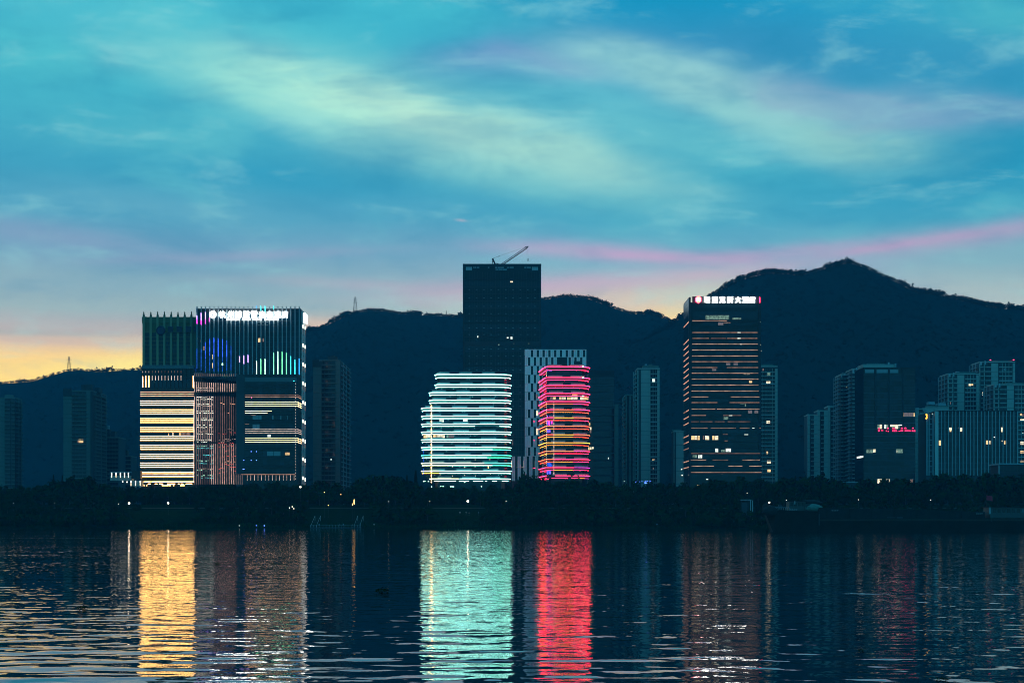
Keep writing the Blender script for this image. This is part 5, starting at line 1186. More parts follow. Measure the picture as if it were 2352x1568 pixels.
# ------------------------------------------------------------------ trees on the bank
M['leaf'] = pbr('tree_foliage', (.009, .034, .006), .8, 0, 0.0, var=.55, vscale=.5)
M['leaf_light'] = pbr('willow_foliage', (.012, .042, .008), .8, 0, 0.0, var=.5, vscale=.5)
M['leaf_fir'] = pbr('conifer_foliage', (.006, .026, .006), .85, 0, 0.0, var=.5, vscale=.5)
M['bark'] = pbr('bark', (.05, .04, .03), .9, var=.4, vscale=2)
def crown_mesh(seed, kind, n, mat):
    r = np.random.RandomState(seed); C = []; S = []
    if kind == 'round' or kind == 'bush' or kind == 'airy':
        lobes = []
        nl = 15 if kind != 'airy' else 11
        for k in range(nl):
            a = r.uniform(0, 6.283); h = r.uniform(.05, .95); rad = math.sin(math.pi * (h * .82 + .12)) * r.uniform(.35, .72)
            lobes.append((math.cos(a) * rad * .5, math.sin(a) * rad * .5, h, r.uniform(.13, .24)))
        for k in range(n):
            l = lobes[r.randint(nl)]; d = r.normal(0, 1, 3); d /= np.linalg.norm(d); q = l[3] * r.uniform(.45, 1.12)
            C.append((l[0] + d[0] * q, l[1] + d[1] * q, max(.02, l[2] * .86 + .05 + d[2] * q * .8))); S.append(r.uniform(.035, .085) * (1.15 if kind == 'bush' else 1))
    else:
        for k in range(n):
            h = r.uniform(0, 1) ** 1.1; a = r.uniform(0, 6.283); tier = .75 + .25 * math.sin(h * 34)
            q = (1 - h) * .26 * tier * r.uniform(.35, 1.1); C.append((math.cos(a) * q, math.sin(a) * q, h * .98 + .02)); S.append(r.uniform(.03, .055))
    C = np.array(C); S = np.array(S); n = len(C)
    a = r.normal(0, 1, (n, 3)); b_ = r.normal(0, 1, (n, 3)); a /= np.linalg.norm(a, axis=1, keepdims=True); b_ -= a * (a * b_).sum(1, keepdims=True); b_ /= np.linalg.norm(b_, axis=1, keepdims=True)
    s = S[:, None]
    V = np.stack([C + a * s, C + b_ * s * .55, C - a * s * .9, C - b_ * s * .6], 1).reshape(-1, 3)
    ctr = np.array([0, 0, .45]); out = C - ctr; out /= np.maximum(np.linalg.norm(out, axis=1, keepdims=True), 1e-3); out = out * .85 + np.array([0, 0, .35]); out /= np.linalg.norm(out, axis=1, keepdims=True)
    P4 = V.reshape(-1, 4, 3); gn = np.cross(P4[:, 1] - P4[:, 0], P4[:, 2] - P4[:, 0]); flip = (gn * out).sum(1) < 0; P4[flip] = P4[flip][:, ::-1]; V = P4.reshape(-1, 3)
    me = bpy.data.meshes.new('crown'); Q = np.arange(len(V)).reshape(-1, 4)
    me.vertices.add(len(V)); me.vertices.foreach_set('co', V.astype(np.float32).ravel()); me.loops.add(Q.size); me.loops.foreach_set('vertex_index', Q.astype(np.int32).ravel())
    me.polygons.add(len(Q)); me.polygons.foreach_set('loop_start', np.arange(0, Q.size, 4, dtype=np.int32)); me.update(); me.validate(); me.materials.append(M[mat]); set_soft_normals(me, np.repeat(out, 4, 0)); return me
def trunk_mesh(seed, kind):
    r = random.Random(seed); top = .62 if kind != 'fir' else .97
    segs = []; p = Vector((0, 0, -.05)); rad = .028
    n = 5
    for k in range(n):
        q = Vector((p.x + r.uniform(-.012, .012), p.y + r.uniform(-.012, .012), -.05 + (top + .05) * (k + 1) / n)); segs.append((p, q, rad)); p = q; rad *= .8
    if kind != 'fir':
        for k in range(6):
            h = .2 + .07 * k; a = r.uniform(0, 6.28); b_ = Vector((0, 0, h)); c = b_ + Vector((math.cos(a) * .16, math.sin(a) * .16, .13)); segs += [(b_, c, .010), (c, c + Vector((math.cos(a + .4) * .1, math.sin(a + .4) * .1, .12)), .006)]
    return bars_mesh(segs, 'bark', 'trunk', 5)
KIND = {'round': [(crown_mesh(20 + k, 'round', 900, 'leaf'), trunk_mesh(k, 'round')) for k in range(5)],
        'airy': [(crown_mesh(40 + k, 'airy', 520, 'leaf_light'), trunk_mesh(10 + k, 'round')) for k in range(3)],
        'bush': [(crown_mesh(60 + k, 'bush', 800, 'leaf_light'), trunk_mesh(20 + k, 'round')) for k in range(3)],
        'fir': [(crown_mesh(80 + k, 'fir', 900, 'leaf_fir'), trunk_mesh(30 + k, 'fir')) for k in range(2)]}
def plant(kind, px, D, h, w, label, group, name='broadleaf_tree', cat='tree', var=None, z=None):
    x = wx(px, D); z = ground_z(x, D) if z is None else z
    root = bpy.data.objects.new(name, None); COL.objects.link(root); root.location = (x, D, z); tag(root, label, cat, group)
    cm, tm = KIND[kind][(rnd.randrange(len(KIND[kind])) if var is None else var)]
    a = rnd.uniform(0, 6.28)
    for nm, me in (('crown', cm), ('trunk', tm)):
        o = bpy.data.objects.new(nm, me); COL.objects.link(o); o.parent = root; o.rotation_euler = (0, 0, a); o.scale = (w, w, h)
    return root
SECT = [(-40, 150, 'left of the slim dim apartments', 'at the left end of the bank'), (150, 320, 'below the stepped dim apartments', 'below the stepped apartments'), (320, 448, 'below the gold-striped block', 'below the gold-striped block'), (448, 560, 'below the curving glass wing', 'below the glass wing'), (560, 705, 'below the finned tower', 'below the finned tower'),
        (705, 960, 'left of the turquoise-ringed block', 'in the gap under the middle hill'), (960, 1180, 'below the turquoise-ringed block', 'below the turquoise-ringed block'), (1180, 1370, 'below the pink-ringed tower', 'below the pink-ringed tower'), (1370, 1570, 'below the pale flats', 'below the pale flats'),
        (1570, 1760, 'below the hotel tower', 'below the hotel tower'), (1760, 1850, 'behind the barge wheelhouse', 'behind the barge wheelhouse'), (1850, 1975, 'below the three blank-walled slabs', 'below the blank-walled slabs'), (1975, 2110, 'below the red letters', 'below the red letters'), (2110, 2240, 'below the left half of the finned block', 'below the finned block, left half'), (2240, 2420, 'behind the barge after house', 'behind the barge after house')]
def section(px):
    for a, b, s, g in SECT:
        if a <= px < b: return s, g
    return SECT[-1][2], SECT[-1][3]
TOPS = [(-40, 1116), (0, 1114), (60, 1118), (110, 1112), (145, 1100), (165, 1093), (200, 1094), (215, 1108), (250, 1112), (300, 1119), (330, 1121), (390, 1119), (440, 1117), (470, 1110), (540, 1110), (600, 1109), (650, 1108), (690, 1116), (720, 1112), (745, 1103), (790, 1112), (815, 1110), (830, 1096), (850, 1088), (870, 1097), (890, 1092), (910, 1094), (925, 1104), (950, 1106), (975, 1112), (1060, 1120), (1160, 1115), (1190, 1110), (1215, 1098), (1240, 1097), (1300, 1101), (1350, 1103), (1390, 1100), (1430, 1106), (1500, 1108), (1545, 1108), (1580, 1112), (1620, 1103), (1680, 1100), (1720, 1096), (1760, 1098), (1800, 1095), (1850, 1098), (1890, 1091), (1905, 1097), (1940, 1108), (1990, 1100), (2040, 1098), (2075, 1093), (2110, 1103), (2150, 1095), (2175, 1078), (2195, 1090), (2230, 1094), (2255, 1082), (2300, 1092), (2352, 1088), (2420, 1090)]
def top_at(px): return float(np.interp(px, [t[0] for t in TOPS], [t[1] for t in TOPS]))
def bank_tree(px, D, topy, kind):
    x = wx(px, D); g = ground_z(x, D); h = max(3.0, wz_(topy, D) - g)
    s, gname = section(px)
    if kind == 'bush': plant(kind, px, D, h, h * rnd.uniform(1.05, 1.5), f'low dark shrub at the water\'s edge {s}', f'shrubs along the water\'s edge {gname}', 'waterside_shrub', 'shrub')
    elif kind == 'mid':
        k_ = 'round' if rnd.random() < .6 else 'airy'; up = 'upper' if D > 920 else 'lower'; w_ = {'round': 'dense dark', 'airy': 'loose lighter'}[k_]
        plant(k_, px, D, h, h * rnd.uniform(.95, 1.35), f'{w_} tree on the {up} bank {s}', f'{w_} trees on the {up} bank slope {gname}')
    else:
        k_ = 'round' if rnd.random() < .75 else 'airy'; w_ = {'round': 'dense dark', 'airy': 'loose lighter'}[k_]
        plant(k_, px, D, h, h * rnd.uniform(.75, 1.1), f'{w_} tree of the skyline row {s}', f'{w_} trees of the skyline row {gname}')
px = -30.0
while px < 2400:
    bank_tree(px, rnd.uniform(955, 1000), top_at(px) + rnd.uniform(-4, 5), 'sky'); px += rnd.uniform(12, 19)
OPEN = [(300, 440), (1005, 1095), (760, 800)]         # lawns left open in the trees
px = -25.0
while px < 2400:
    gap = any(a < px < b for a, b in OPEN)
    if not gap: bank_tree(px, rnd.uniform(928, 946), rnd.uniform(1120, 1136), 'mid')
    elif px > 500: bank_tree(px, 952, 1131 + rnd.uniform(0, 6), 'mid')
    px += rnd.uniform(20, 31)
px = -25.0
while px < 2400:
    gap = any(a - 8 < px < b + 8 for a, b in OPEN) or 700 < px < 850
    if not gap: bank_tree(px, rnd.uniform(901, 914), rnd.uniform(1143, 1160), 'mid')
    px += rnd.uniform(19, 28)
px = -25.0
while px < 2400:
    gap = 700 < px < 860
    lawn = any(a < px < b for a, b in OPEN)
    if not gap: bank_tree(px, rnd.uniform(888.5, 895), rnd.uniform(1167, 1183) if not lawn else rnd.uniform(1189, 1196), 'bush')
    px += rnd.uniform(17, 28)
for (px, top, D, lab) in ((123, 1091, 962, 'pointed conifer standing out of the trees left of the slim dim apartments'), (143, 1092, 960, 'second pointed conifer close beside the slim dim apartments'), (935, 1092, 965, 'small spire-shaped conifer under the middle hill'), (955, 1081, 960, 'tall spire-shaped conifer left of the turquoise-ringed block'), (347, 1104, 958, 'thin dark conifer before the gold-striped block')):
    x = wx(px, D); g = ground_z(x, D); h = wz_(top, D) - g; plant('fir', px, D, h, h * .75 if px > 900 else h * .6, lab, None, 'conifer_tree', z=g)
for (px, top, lab) in ((1206, 1072, 'young feathery tree rising against the white panel block'), (1222, 1074, 'second young feathery tree beside the pink-ringed tower')):
    x = wx(px, 985); g = ground_z(x, 985); h = wz_(top, 985) - g; plant('airy', px, 985, h, h * .5, lab, None, z=g)
plant('bush', 314, 916, 3.4, 5.5, 'round clipped bush alone on the lamp-lit lawn', None, 'round_bush', 'bush')
# reeds and rough grass along the waterline
rs = np.random.RandomState(5); n = 9000
x = rs.uniform(-330, 330, n); off = rs.uniform(0, 9, n) ** 1.0
y = 885.5 + off + np.array([bank_shift(v) for v in x]) * .8; z = np.array([ground_z(a, b) for a, b in zip(x, y)])
hgt = rs.uniform(.4, 1.5, n); w = rs.uniform(.12, .4, n); an = rs.uniform(0, 3.14, n); dx, dy = np.cos(an) * w, np.sin(an) * w
Vv = np.stack([np.stack([x - dx, y - dy, z - .1], 1), np.stack([x + dx, y + dy, z - .1], 1), np.stack([x + rs.normal(0, .3, n), y + rs.normal(0, .2, n), z + hgt], 1)], 1).reshape(-1, 3)
tag(np_obj('grass', Vv, np.arange(len(Vv)).reshape(-1, 3), M['leaf_light']), 'rough reeds and grass along the waterline', kind='stuff')

# ------------------------------------------------------------------ lamps on the bank
def lamp(px, py, D, mat, r, label, h=4.2, group='park lamps along the bank', sz=None, name='park_lamp'):
    x, z = wx(px, D), wz_(py, D); g = ground_z(x, D); g = min(g, z - 2.2)
    T = Thing(name, label, 'lamp', px, D, base=g, group=group)
    T.link('pole', bars_mesh([((0, 0, -.3), (0, 0, z - g - r), .07), ((0, 0, -.3), (0, 0, .5), .14)], 'steel', 'pole', 6), T.loc)
    gb = T.ball('globe', mat, x, D, z, r, sz=sz); T.wbox('cap', 'steel', x - r * .6, x + r * .6, D - r * .6, D + r * .6, z + (sz or r) + .01, z + (sz or r) + .12, parent=gb)
for px, py, D, m, r, lab in ((296.3, 1155.3, 908, 'globe', .42, 'bright globe lamp at the left end of the lamp-lit lawn'), (386.2, 1154.6, 908, 'globe', .40, 'bright globe lamp over the lawn below the gold-striped block'), (1074.6, 1150.5, 905, 'globe', .48, 'bright globe lamp above the people on the small lawn'),
        (31, 1155, 914, 'globe_small', .16, 'faint lamp at the far left end of the bank'), (125.5, 1155, 914, 'globe_small', .16, 'faint lamp below the slim dim apartments'), (210.9, 1155, 908, 'globe_small', .18, 'small lamp below the stepped dim apartments'), (272, 1156.5, 908, 'globe_small', .16, 'small lamp just left of the bright lawn globe'),
        (892.5, 1151, 899, 'globe_small', .22, 'small white lamp under the middle hill'), (987, 1151, 899, 'globe_small', .2, 'small white lamp left of the small lawn'), (1162.5, 1150.5, 899, 'globe_small', .22, 'small white lamp right of the small lawn'), (1806, 1148, 899, 'globe_small', .2, 'small lamp behind the barge wheelhouse'),
        (1972, 1147, 899, 'globe_small', .2, 'small lamp behind the forward part of the barge hold'), (2137.6, 1147.5, 899, 'globe_small', .22, 'small lamp behind the after part of the barge hold'), (690, 1117.7, 926, 'globe_small', .55, 'white lamp at the foot of the finned tower'), (1716, 1131.5, 899, 'globe_small', .2, 'tiny lamp above the white gate frame')):
    lamp(px, py, D, m, r, lab)
lamp(813.5, 1152, 899, 'lamp_orange', .32, 'orange lamp glowing through leaves near the landing stage', sz=1.4); lamp(809.8, 1158, 899, 'lamp_orange', .22, 'lower orange glow beside the orange lamp', sz=.6)
for px, py, lab in ((745, 1130, 'faint yellow lamp in the trees beside the dim apartment tower'), (754, 1160, 'orange speck of a lamp low in the trees above the landing stage'), (783, 1135, 'pair of lamp specks below the dim apartment tower')): lamp(px, py, 902, 'lamp_orange', .22, lab)
for px, py, lab in ((665, 1166, 'left one of the white light spots under the big tree'), (671, 1163, 'middle one of the white light spots under the big tree'), (675, 1167.5, 'right one of the white light spots under the big tree')): lamp(px, py, 899, 'globe_small', .2, lab, sz=.35)
for px, lab in ((550, 'tiny white light at the waterline'), (589, 'left tiny blue light at the waterline'), (607, 'right tiny blue light at the waterline')):
    D = 887; T = Thing('float_light', lab, 'light', px, D, base=-.2); T.ball('bulb', 'win_white' if px == 550 else 'blue_spot', wx(px, D), D, wz_(1206.5, D), .28); T.wbox('float', 'steel', wx(px, D) - .5, wx(px, D) + .5, D - .5, D + .5, -.2, .6)

# ------------------------------------------------------------------ landing stage, stairs, gate frame
D = 872
T = Thing('landing_stage', 'pale floating landing stage with a handrail at the water\'s edge', 'jetty', 770, D, base=-.2)
for k in range(8): T.wbox('float', 'recess', wx(713 + k * 14.5, D), wx(726.8 + k * 14.5, D), D, D + 4, -.2, .45)
for k in range(17): T.wbox('rail_post', 'fin', wx(713 + k * 7.2, D) - .04, wx(713 + k * 7.2, D) + .04, D + .1, D + .2, .45, 1.5)
T.wbox('handrail', 'fin', wx(713, D), wx(829, D), D + .08, D + .2, 1.5, 1.6)
for px, lab in ((723, 'left gangway of steep white rails up the bank'), (822, 'right gangway of steep white rails up the bank')):
    T = Thing('gangway', lab, 'gangway', px, 882, base=0, group='gangways from the landing stage')
    for s in (-1, 1): T.link('rail', bars_mesh([((s * 1.35 , -5, 1.2), (s * 1.35 + .5, 9, 6.0), .08), ((s * 1.35, -5, .3), (s * 1.35, -5, 1.3), .1), ((s * 1.35 + .5, 9, 3.4), (s * 1.35 + .5, 9, 6.0), .1)], 'fin', 'rail'), T.loc)
    for k in range(8): T.link('tread', cube_mesh('recess'), (T.loc.x + k * .06, 882 - 5 + 2 * k, .35 + k * .62), 0, (2.4, 1.9, .12))
D = 901
T = Thing('gate_frame', 'white open gate frame on the bank behind the barge bow', 'gate', 1718, D, base=ground_z(wx(1718, D), D))
zt, zb = wz_(1148.3, D), T.loc.z - .3
for x in (1702.5, 1711.5, 1718.5, 1724.5): T.wbox('post', 'recess', wx(x, D) - .12, wx(x, D) + .12, D, D + .25, zb, zt)
for k in (0, 1): T.wbox('post', 'fin', wx(1724 , D) - .25 + k, wx(1724, D) + .25 + k, D - .1, D + .3, zb, zt)
T.wbox('lintel', 'fin', wx(1701, D), wx(1726, D), D - .15, D + .35, zt, zt + .4); T.wbox('side_panel', 'recess', wx(1704, D), wx(1717, D), D + .1, D + .18, zb + 1, zt - 1)

# ------------------------------------------------------------------ lattice masts
def mast(label, px, ytop, ybot, D, half, arms, cat='pylon', name='lattice_pylon'):
    zb, zt = wz_(ybot, D), wz_(ytop, D); H_ = zt - zb
    T = Thing(name, label, cat, px, D, base=zb)
    def c(f, i): w = half * (1 - .8 * f); return (w * (1 if i in (0, 1) else -1), w * (1 if i in (1, 2) else -1), H_ * f)
    rr_ = max(.12, D * .00006)
    for i in range(4): T.link('leg', bars_mesh([(c(0, i), c(1, i), rr_)], 'steel', 'leg'), T.loc)
    br = []; n = 7
    for k in range(n):
        for i in range(4): br += [(c(k / n, i), c((k + 1) / n, (i + 1) % 4), rr_ * .6), (c(k / n, i), c(k / n, (i + 1) % 4), rr_ * .6)]
    T.link('bracing', bars_mesh(br, 'steel', 'bracing'), T.loc)
    for f, w in arms: T.link('cross_arm', bars_mesh([((-w, 0, H_ * f), (w, 0, H_ * f), rr_ * .8), ((-w, 0, H_ * f), (0, 0, H_ * (f + .06)), rr_ * .6), ((w, 0, H_ * f), (0, 0, H_ * (f + .06)), rr_ * .6)], 'steel', 'cross_arm'), T.loc)
    if not arms: pass
mast('lattice pylon on the far left ridge against the yellow glow', 158.5, 819, 851, 2600, 2.6, [(.5, 4.2), (.78, 4.4)])
mast('lattice pylon on the middle hill left of the tallest tower', 816, 681, 716, 2450, 2.7, [(.58, 3.5), (.8, 3.5)])
mast('thin radio mast on the crest left of the tallest tower', 1025, 713, 722, 2450, .7, [], 'mast', 'radio_mast')
mast('small lattice mast low on the middle hill above the trees', 859, 1026, 1080, 1700, 1.3, [(.7, 2.2)], 'mast', 'radio_mast'); mast('second small lattice mast right beside the low hill mast', 873.5, 1043, 1085, 1700, 1.0, [(.7, 1.6)], 'mast', 'radio_mast')

# ------------------------------------------------------------------ people: one continuous skinned body each, clothes and hair as parts
M['skin'] = pbr('skin', (.42, .27, .20), .6); M['cloth_white'] = pbr('white_shirt', (.7, .72, .75), .8); M['cloth_blue'] = pbr('blue_shirt', (.10, .28, .45), .8); M['cloth_dark'] = pbr('dark_clothes', (.03, .035, .045), .85); M['hair'] = pbr('black_hair', (.012, .01, .01), .6)
def skin_mesh(name, verts, edges, radii, mat, sub=1):
    me = bpy.data.meshes.new(name); me.from_pydata(verts, edges, []); o = bpy.data.objects.new(name, me); COL.objects.link(o)
    sm = o.modifiers.new('skin', 'SKIN'); ss = o.modifiers.new('sub', 'SUBSURF'); ss.levels = sub
    for i, rr_ in enumerate(radii): me.skin_vertices[0].data[i].radius = rr_
    me.skin_vertices[0].data[0].use_root = True
    dg = bpy.context.evaluated_depsgraph_get(); dg.update()
    out = bpy.data.meshes.new_from_object(o.evaluated_get(dg)); bpy.data.objects.remove(o); out.materials.clear(); out.materials.append(M[mat]); return out
def person_meshes(stride, armout):
    s, a = stride, armout
    V = [(0, 0, .95), (0, 0, 1.2), (0, 0, 1.42), (0, 0, 1.5), (0, -.01, 1.62), (0, -.01, 1.72)]; E = [(0, 1), (1, 2), (2, 3), (3, 4), (4, 5)]; R = [(.15, .1), (.14, .1), (.13, .09), (.055, .055), (.09, .1), (.07, .08)]
    for sd in (-1, 1):
        b_ = len(V); st = s * sd
        V += [(.1 * sd, 0, .88), (.11 * sd, -.12 * st, .48), (.11 * sd, -.22 * st + .04, .08), (.12 * sd, -.22 * st - .12, .04)]; E += [(0, b_), (b_, b_ + 1), (b_ + 1, b_ + 2), (b_ + 2, b_ + 3)]; R += [(.09, .09), (.06, .06), (.04, .04), (.035, .04)]
        c = len(V); V += [(.19 * sd, 0, 1.4), (.24 * sd + a * sd * .5, .03, 1.13), (.22 * sd + a * sd, -.1, .9), (.22 * sd + a * sd, -.14, .82)]; E += [(2, c), (c, c + 1), (c + 1, c + 2), (c + 2, c + 3)]; R += [(.055, .055), (.045, .045), (.035, .035), (.03, .04)]
    body = skin_mesh('body', V, E, R, 'skin')
    def shirt(mat):
        return skin_mesh('shirt', [(0, 0, .9), (0, 0, 1.2), (0, 0, 1.44), (-.19, 0, 1.41), (-.24 - a * .5, .03, 1.16), (.19, 0, 1.41), (.24 + a * .5, .03, 1.16)], [(0, 1), (1, 2), (2, 3), (3, 4), (2, 5), (5, 6)], [(.18, .13), (.165, .125), (.14, .1), (.07, .07), (.065, .065), (.07, .07), (.065, .065)], mat)
    tr = skin_mesh('trousers', [(0, 0, .95), (.1, 0, .86), (.11, -.12 * s, .48), (.11, -.22 * s + .04, .12), (-.1, 0, .86), (-.11, .12 * s, .48), (-.11, .22 * s + .04, .12)], [(0, 1), (1, 2), (2, 3), (0, 4), (4, 5), (5, 6)], [(.165, .12), (.1, .1), (.075, .075), (.06, .06), (.1, .1), (.075, .075), (.06, .06)], 'cloth_dark')
    hair = skin_mesh('hair', [(0, .02, 1.66), (0, .015, 1.75)], [(0, 1)], [(.098, .105), (.075, .085)], 'hair')
    return body, shirt, tr, hair
PM = [person_meshes(.2, .02), person_meshes(.9, .08)]; SH = {(k, m): PM[k][1](m) for k in range(2) for m in ('cloth_white', 'cloth_blue', 'cloth_dark')}
def person(px, D, z, pose, shirt, rot, label, group):
    x = wx(px, D); z = ground_z(x, D) if z is None else z
    root = bpy.data.objects.new('person', None); COL.objects.link(root); root.location = (x, D, z); root.rotation_euler = (0, 0, rot); tag(root, label, 'person', group)
    for nm, me in (('body', PM[pose][0]), ('shirt', SH[(pose, shirt)]), ('trousers', PM[pose][2]), ('hair', PM[pose][3])):
        o = bpy.data.objects.new(nm, me); COL.objects.link(o); o.parent = root
GL = 'people out on the small lawn'; GJ = 'people on the landing stage'
for px, D, pose, sh, rot, lab in ((1056.5, 905.5, 0, 'cloth_white', .6, 'person in a pale shirt standing left of the lawn lamp'), (1070.5, 906, 1, 'cloth_white', 1.2, 'person in a pale shirt walking just beside the lawn lamp'), (1077.5, 905.5, 0, 'cloth_dark', -.5, 'person in dark clothes standing just right of the lawn lamp'), (1099.5, 906, 0, 'cloth_blue', 2, 'person in a blue shirt alone at the right end of the lawn'), (1176.5, 906.5, 1, 'cloth_dark', 1.5, 'person in dark clothes walking right of the small lawn')): person(px, D, None, pose, sh, rot, lab, GL)
for px, pose, sh, rot, lab in ((733, 0, 'cloth_blue', .4, 'person in a blue shirt near the left gangway'), (780, 0, 'cloth_dark', 3, 'person in dark clothes at the middle of the landing stage'), (788.5, 1, 'cloth_blue', .2, 'person in a blue shirt stepping along the landing stage'), (827, 0, 'cloth_blue', 1, 'person in a blue shirt by the right gangway'), (809, 1, 'cloth_dark', 2, 'person in dark clothes walking towards the right gangway')): person(px, 874, .46, pose, sh, rot, lab, GJ)
person(859, 886.5, .5, 0, 'cloth_white', .3, 'person in a pale shirt standing alone on the bank by the water', None)
person(1509, 886.8, .6, 0, 'cloth_blue', .3, 'person in a blue shirt fishing spot on the bank below the pale flats', None)

# ------------------------------------------------------------------ cargo barge
M['hull'] = pbr('weathered_hull', (.014, .019, .018), .75, 0, 0.1, var=.5, vscale=.4); M['hull_low'] = pbr('hull_boot', (.022, .024, .02), .8, var=.4, vscale=.5); M['deck'] = pbr('barge_deck', (.020, .026, .028), .8, 0, 0.1, var=.4, vscale=.6); M['cabin'] = pbr('cabin_paint', (.04, .052, .055), .6, var=.3, vscale=.7); M['tarp'] = pbr('pale_tarp', (.07, .15, .13), .8, var=.25, vscale=1.0); M['flag'] = pbr('red_flag', (.45, .02, .05), .8); M['hull_letter'] = pbr('white_lettering', (.16, .19, .2), .7)
D = 610.0
def bx(X): return 1550.4 + X * .34082
def by(Y): return 1062.3 + Y * .34082
T = Thing('cargo_barge', 'long dark cargo barge lying low across the right of the river', 'barge', 2050, D, base=0)
def hullx(X): return wx(bx(X), D) - T.loc.x
def hz_(Y): return wz_(by(Y), D)
def loft(name, secs, mat):
    V, Fc = [], []
    for (x, hw, zb, zt, flare) in secs: V += [(x, -hw, zt), (x, -hw * flare, zb), (x, hw * flare, zb), (x, hw, zt)]
    for k in range(len(secs) - 1):
        a, b_ = 4 * k, 4 * k + 4
        for i in range(4): Fc.append((a + i, a + (i + 1) % 4, b_ + (i + 1) % 4, b_ + i))
    Fc += [(0, 1, 2, 3)[::-1], tuple(4 * (len(secs) - 1) + i for i in range(4))]
    me = bpy.data.meshes.new(name); me.from_pydata(V, [], [f[::-1] for f in Fc]); me.update(); me.materials.append(M[mat]); return T.link(name, me, T.loc)
L0 = hullx(606); LE = hullx(2352) + 22
loft('bow_hull', [(L0, 2.6, hz_(345), hz_(312), .9), (L0 + 1.6, 4.0, 1.4, hz_(312), .8), (L0 + 2.6, 5.0, -1, hz_(315), .82), (hullx(760), 6.6, -1, hz_(322), .92), (hullx(944), 6.9, -1, hz_(328), .97)], 'hull')
loft('main_hull', [(hullx(944) + .02, 6.9, -1, hz_(372), .98), (hullx(1500), 6.95, -1, hz_(382), 1), (LE - 8, 6.9, -1, hz_(372), 1), (LE, 4.2, .4, hz_(372), .8)], 'hull')
T.wbox('rubbing_strake', 'hull_low', T.loc.x + hullx(950), T.loc.x + LE - 9, D - 7.15, D - 6.9, hz_(392), hz_(380))
loft('hold_coaming', [(hullx(944) + .3, 5.4, hz_(372), hz_(303), 1), (hullx(1300), 5.4, hz_(378), hz_(308), 1), (hullx(2060), 5.4, hz_(380), hz_(330), 1)], 'deck')
T.wbox('anchor_deck', 'deck', T.loc.x + L0 + .8, T.loc.x + hullx(690), D - 4, D + 4, hz_(315), hz_(296))
for k in range(7): T.wbox('hatch_rib', 'hull', T.loc.x + hullx(1000 + k * 150), T.loc.x + hullx(1000 + k * 150) + .35, D - 5.65, D - 5.4, hz_(372), hz_(312 + 3 * k))
wh = T.wbox('wheelhouse', 'cabin', T.loc.x + hullx(760), T.loc.x + hullx(870), D - 3.2, D + 3.4, hz_(322), hz_(262)); T.wbox('wheelhouse_roof', 'deck', T.loc.x + hullx(752), T.loc.x + hullx(878), D - 3.6, D + 3.8, hz_(262), hz_(257))
for k in range(4): T.wbox('window', 'glass', T.loc.x + hullx(768 + k * 25), T.loc.x + hullx(786 + k * 25), D - 3.3, D - 3.2, hz_(292), hz_(270), parent=wh)
T.wbox('mast', 'fin', T.loc.x + hullx(793), T.loc.x + hullx(793) + .3, D - 3.9, D - 3.6, hz_(280), hz_(258))
sc = T.wbox('store_cabin', 'recess', T.loc.x + hullx(870), T.loc.x + hullx(900), D - 4.2, D - 1, hz_(328), hz_(277)); T.wbox('cabin_window', 'dark', T.loc.x + hullx(874), T.loc.x + hullx(894), D - 4.3, D - 4.2, hz_(300), hz_(281), parent=sc)
bm = bmesh.new(); bmesh.ops.create_icosphere(bm, subdivisions=3, radius=1)
for v in bm.verts: v.co *= 1 + .12 * noise.noise(v.co * 2.3)
me = bpy.data.meshes.new('tarpaulin'); bm.to_mesh(me); bm.free(); me.materials.append(M['tarp'])
T.link('tarpaulin', me, (T.loc.x + hullx(924), D - 3.5, hz_(305)), 0, (2.9, 1.8, 1.35)); me2 = me.copy(); me2.materials.clear(); me2.materials.append(M['deck'])
T.link('deck_gear', me2, (T.loc.x + hullx(910), D - .5, hz_(272)), 0, (4, 2, 1.2)); T.link('anchor_gear', me2, (T.loc.x + hullx(640), D - 4, hz_(325)), 0, (3.2, 1.6, 1.7)); T.link('winch', me2, (T.loc.x + hullx(620), D, hz_(300)), 0, (1.6, 1.4, 1.5))
T.link('bollard', bars_mesh([((hullx(627), -3, hz_(300)), (hullx(627), -3, hz_(272)), .12)], 'steel', 'bollard', 6), T.loc)
T.ball('bow_lamp', 'globe_small', T.loc.x + hullx(627), D - 3, hz_(268), .32); 
T.wbox('locker', 'recess', T.loc.x + hullx(690), T.loc.x + hullx(712), D - 3, D - 1, hz_(318), hz_(284))
for k in range(9): T.link('rail_post', bars_mesh([((hullx(655 + k * 12), -5.0 - k * .15, hz_(322)), (hullx(655 + k * 12), -5.0 - k * .15, hz_(302)), .06)], 'fin', 'rail_post'), T.loc)
T.link('handrail', bars_mesh([((hullx(655), -5.0, hz_(302)), (hullx(751), -6.2, hz_(302)), .06)], 'fin', 'handrail'), T.loc)
ah = T.wbox('after_house', 'cabin', T.loc.x + hullx(2100), T.loc.x + LE - 6, D - 4.2, D + 4.2, hz_(372), hz_(300)); T.wbox('after_roof', 'deck', T.loc.x + hullx(2085), T.loc.x + LE - 4, D - 4.8, D + 4.8, hz_(300), hz_(295))
for k in range(9): T.wbox('window', 'glass_bright' if k == 6 else 'glass', T.loc.x + hullx(2120 + k * 32), T.loc.x + hullx(2140 + k * 32), D - 4.3, D - 4.2, hz_(335), hz_(312), parent=ah)
for k in range(5): T.wbox('awning_post', 'fin', T.loc.x + hullx(2092 + k * 3), T.loc.x + hullx(2092 + k * 3) + .15, D - 4.7 + k * .1, D - 4.5 + k * .1, hz_(345), hz_(300))
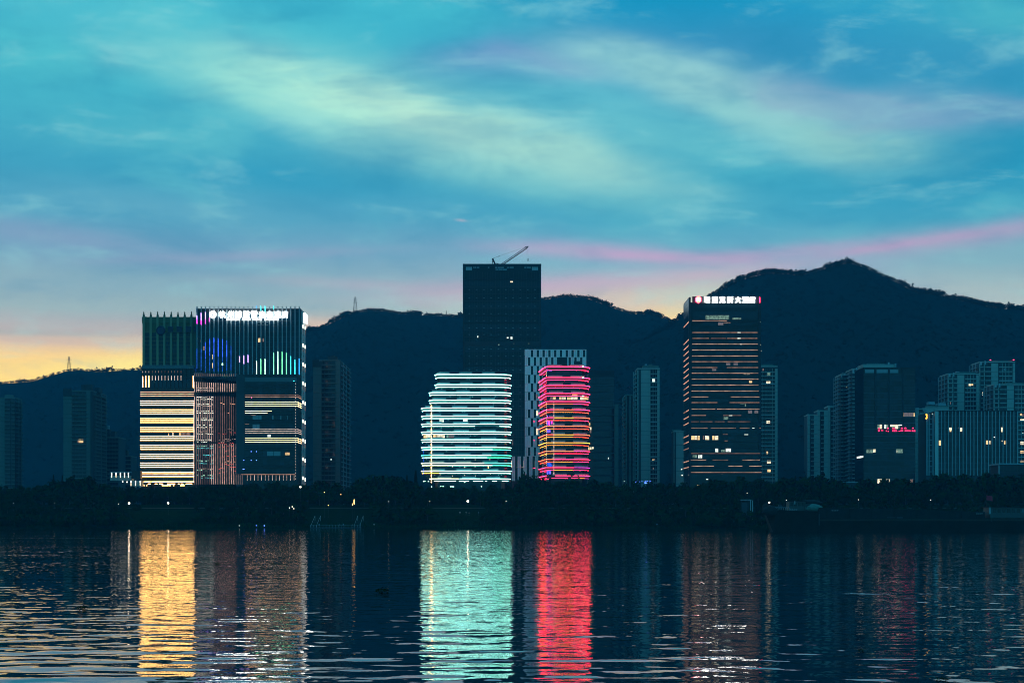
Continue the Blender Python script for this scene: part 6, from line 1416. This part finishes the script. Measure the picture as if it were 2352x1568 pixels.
T.wbox('ladder', 'recess', T.loc.x + hullx(945), T.loc.x + hullx(945) + .3, D - 7.2, D - 6.95, hz_(420), hz_(345)); T.wbox('ladder', 'recess', T.loc.x + hullx(2093), T.loc.x + hullx(2093) + .3, D - 7.2, D - 6.95, hz_(395), hz_(378))
for body, X, Y, w, h, d in (('0659', 777, 317, 52, 13, -6.85), ('0659', 1058, 322, 46, 8, -5.6), ('0659', 2022, 343, 46, 8, -5.6)):
    me = text_mesh(body, 'hull_letter', w * .34082 * D / F, h * .34082 * D / F, .02)
    if me: T.mesh('hull_number', me, world=(T.loc.x + hullx(X), D + d - .12, hz_(Y)))
T.wbox('pipe_rail', 'recess', T.loc.x + hullx(1400), T.loc.x + hullx(1455), D - 7.05, D - 6.96, hz_(372), hz_(366)); T.wbox('pipe_bend', 'recess', T.loc.x + hullx(1465), T.loc.x + hullx(1505), D - 7.1, D - 6.96, hz_(374), hz_(364))
FT = Thing('flag', 'small dark red flag on a staff above the barge after house', 'flag', bx(2098), D - 1, base=wz_(by(295), D - 1))
fv = []; 
for i in range(6):
    for j in range(4): fv.append((i * .42, .18 * math.sin(i * 1.3 + j * .4), 2.2 + j * .55 - i * .08))
me = bpy.data.meshes.new('cloth'); me.from_pydata(fv, [], [(i * 4 + j, i * 4 + j + 4, i * 4 + j + 5, i * 4 + j + 1) for i in range(5) for j in range(3)]); me.materials.append(M['flag']); FT.link('cloth', me, FT.loc)
FT.link('staff', bars_mesh([((0, 0, -.05), (0, 0, 4.2), .06)], 'steel', 'staff'), FT.loc)

# floating weed on the river
wv = crown_mesh(99, 'bush', 160, 'leaf')
for px, py, s, lab in ((878, 1360, 1.0, 'dark clump of floating weed in mid river'), (190, 1398, .8, 'small clump of floating weed at the left'), (2165, 1563, .9, 'floating weed at the bottom right corner'), (1978, 1493, .45, 'tiny dark bird-sized clump of weed'), (1204, 1314, .5, 'dark weed speck on the turquoise reflection'), (500, 1296, .4, 'dark weed speck beside the gold reflection')):
    D = F * CAMH / (py - HY); o = bpy.data.objects.new('floating_weed', wv); COL.objects.link(o); o.location = (wx(px, D), D, -.02); o.scale = (s * .011 * D, s * .011 * D, s * .0032 * D); tag(o, lab, 'weed', 'clumps of floating weed')
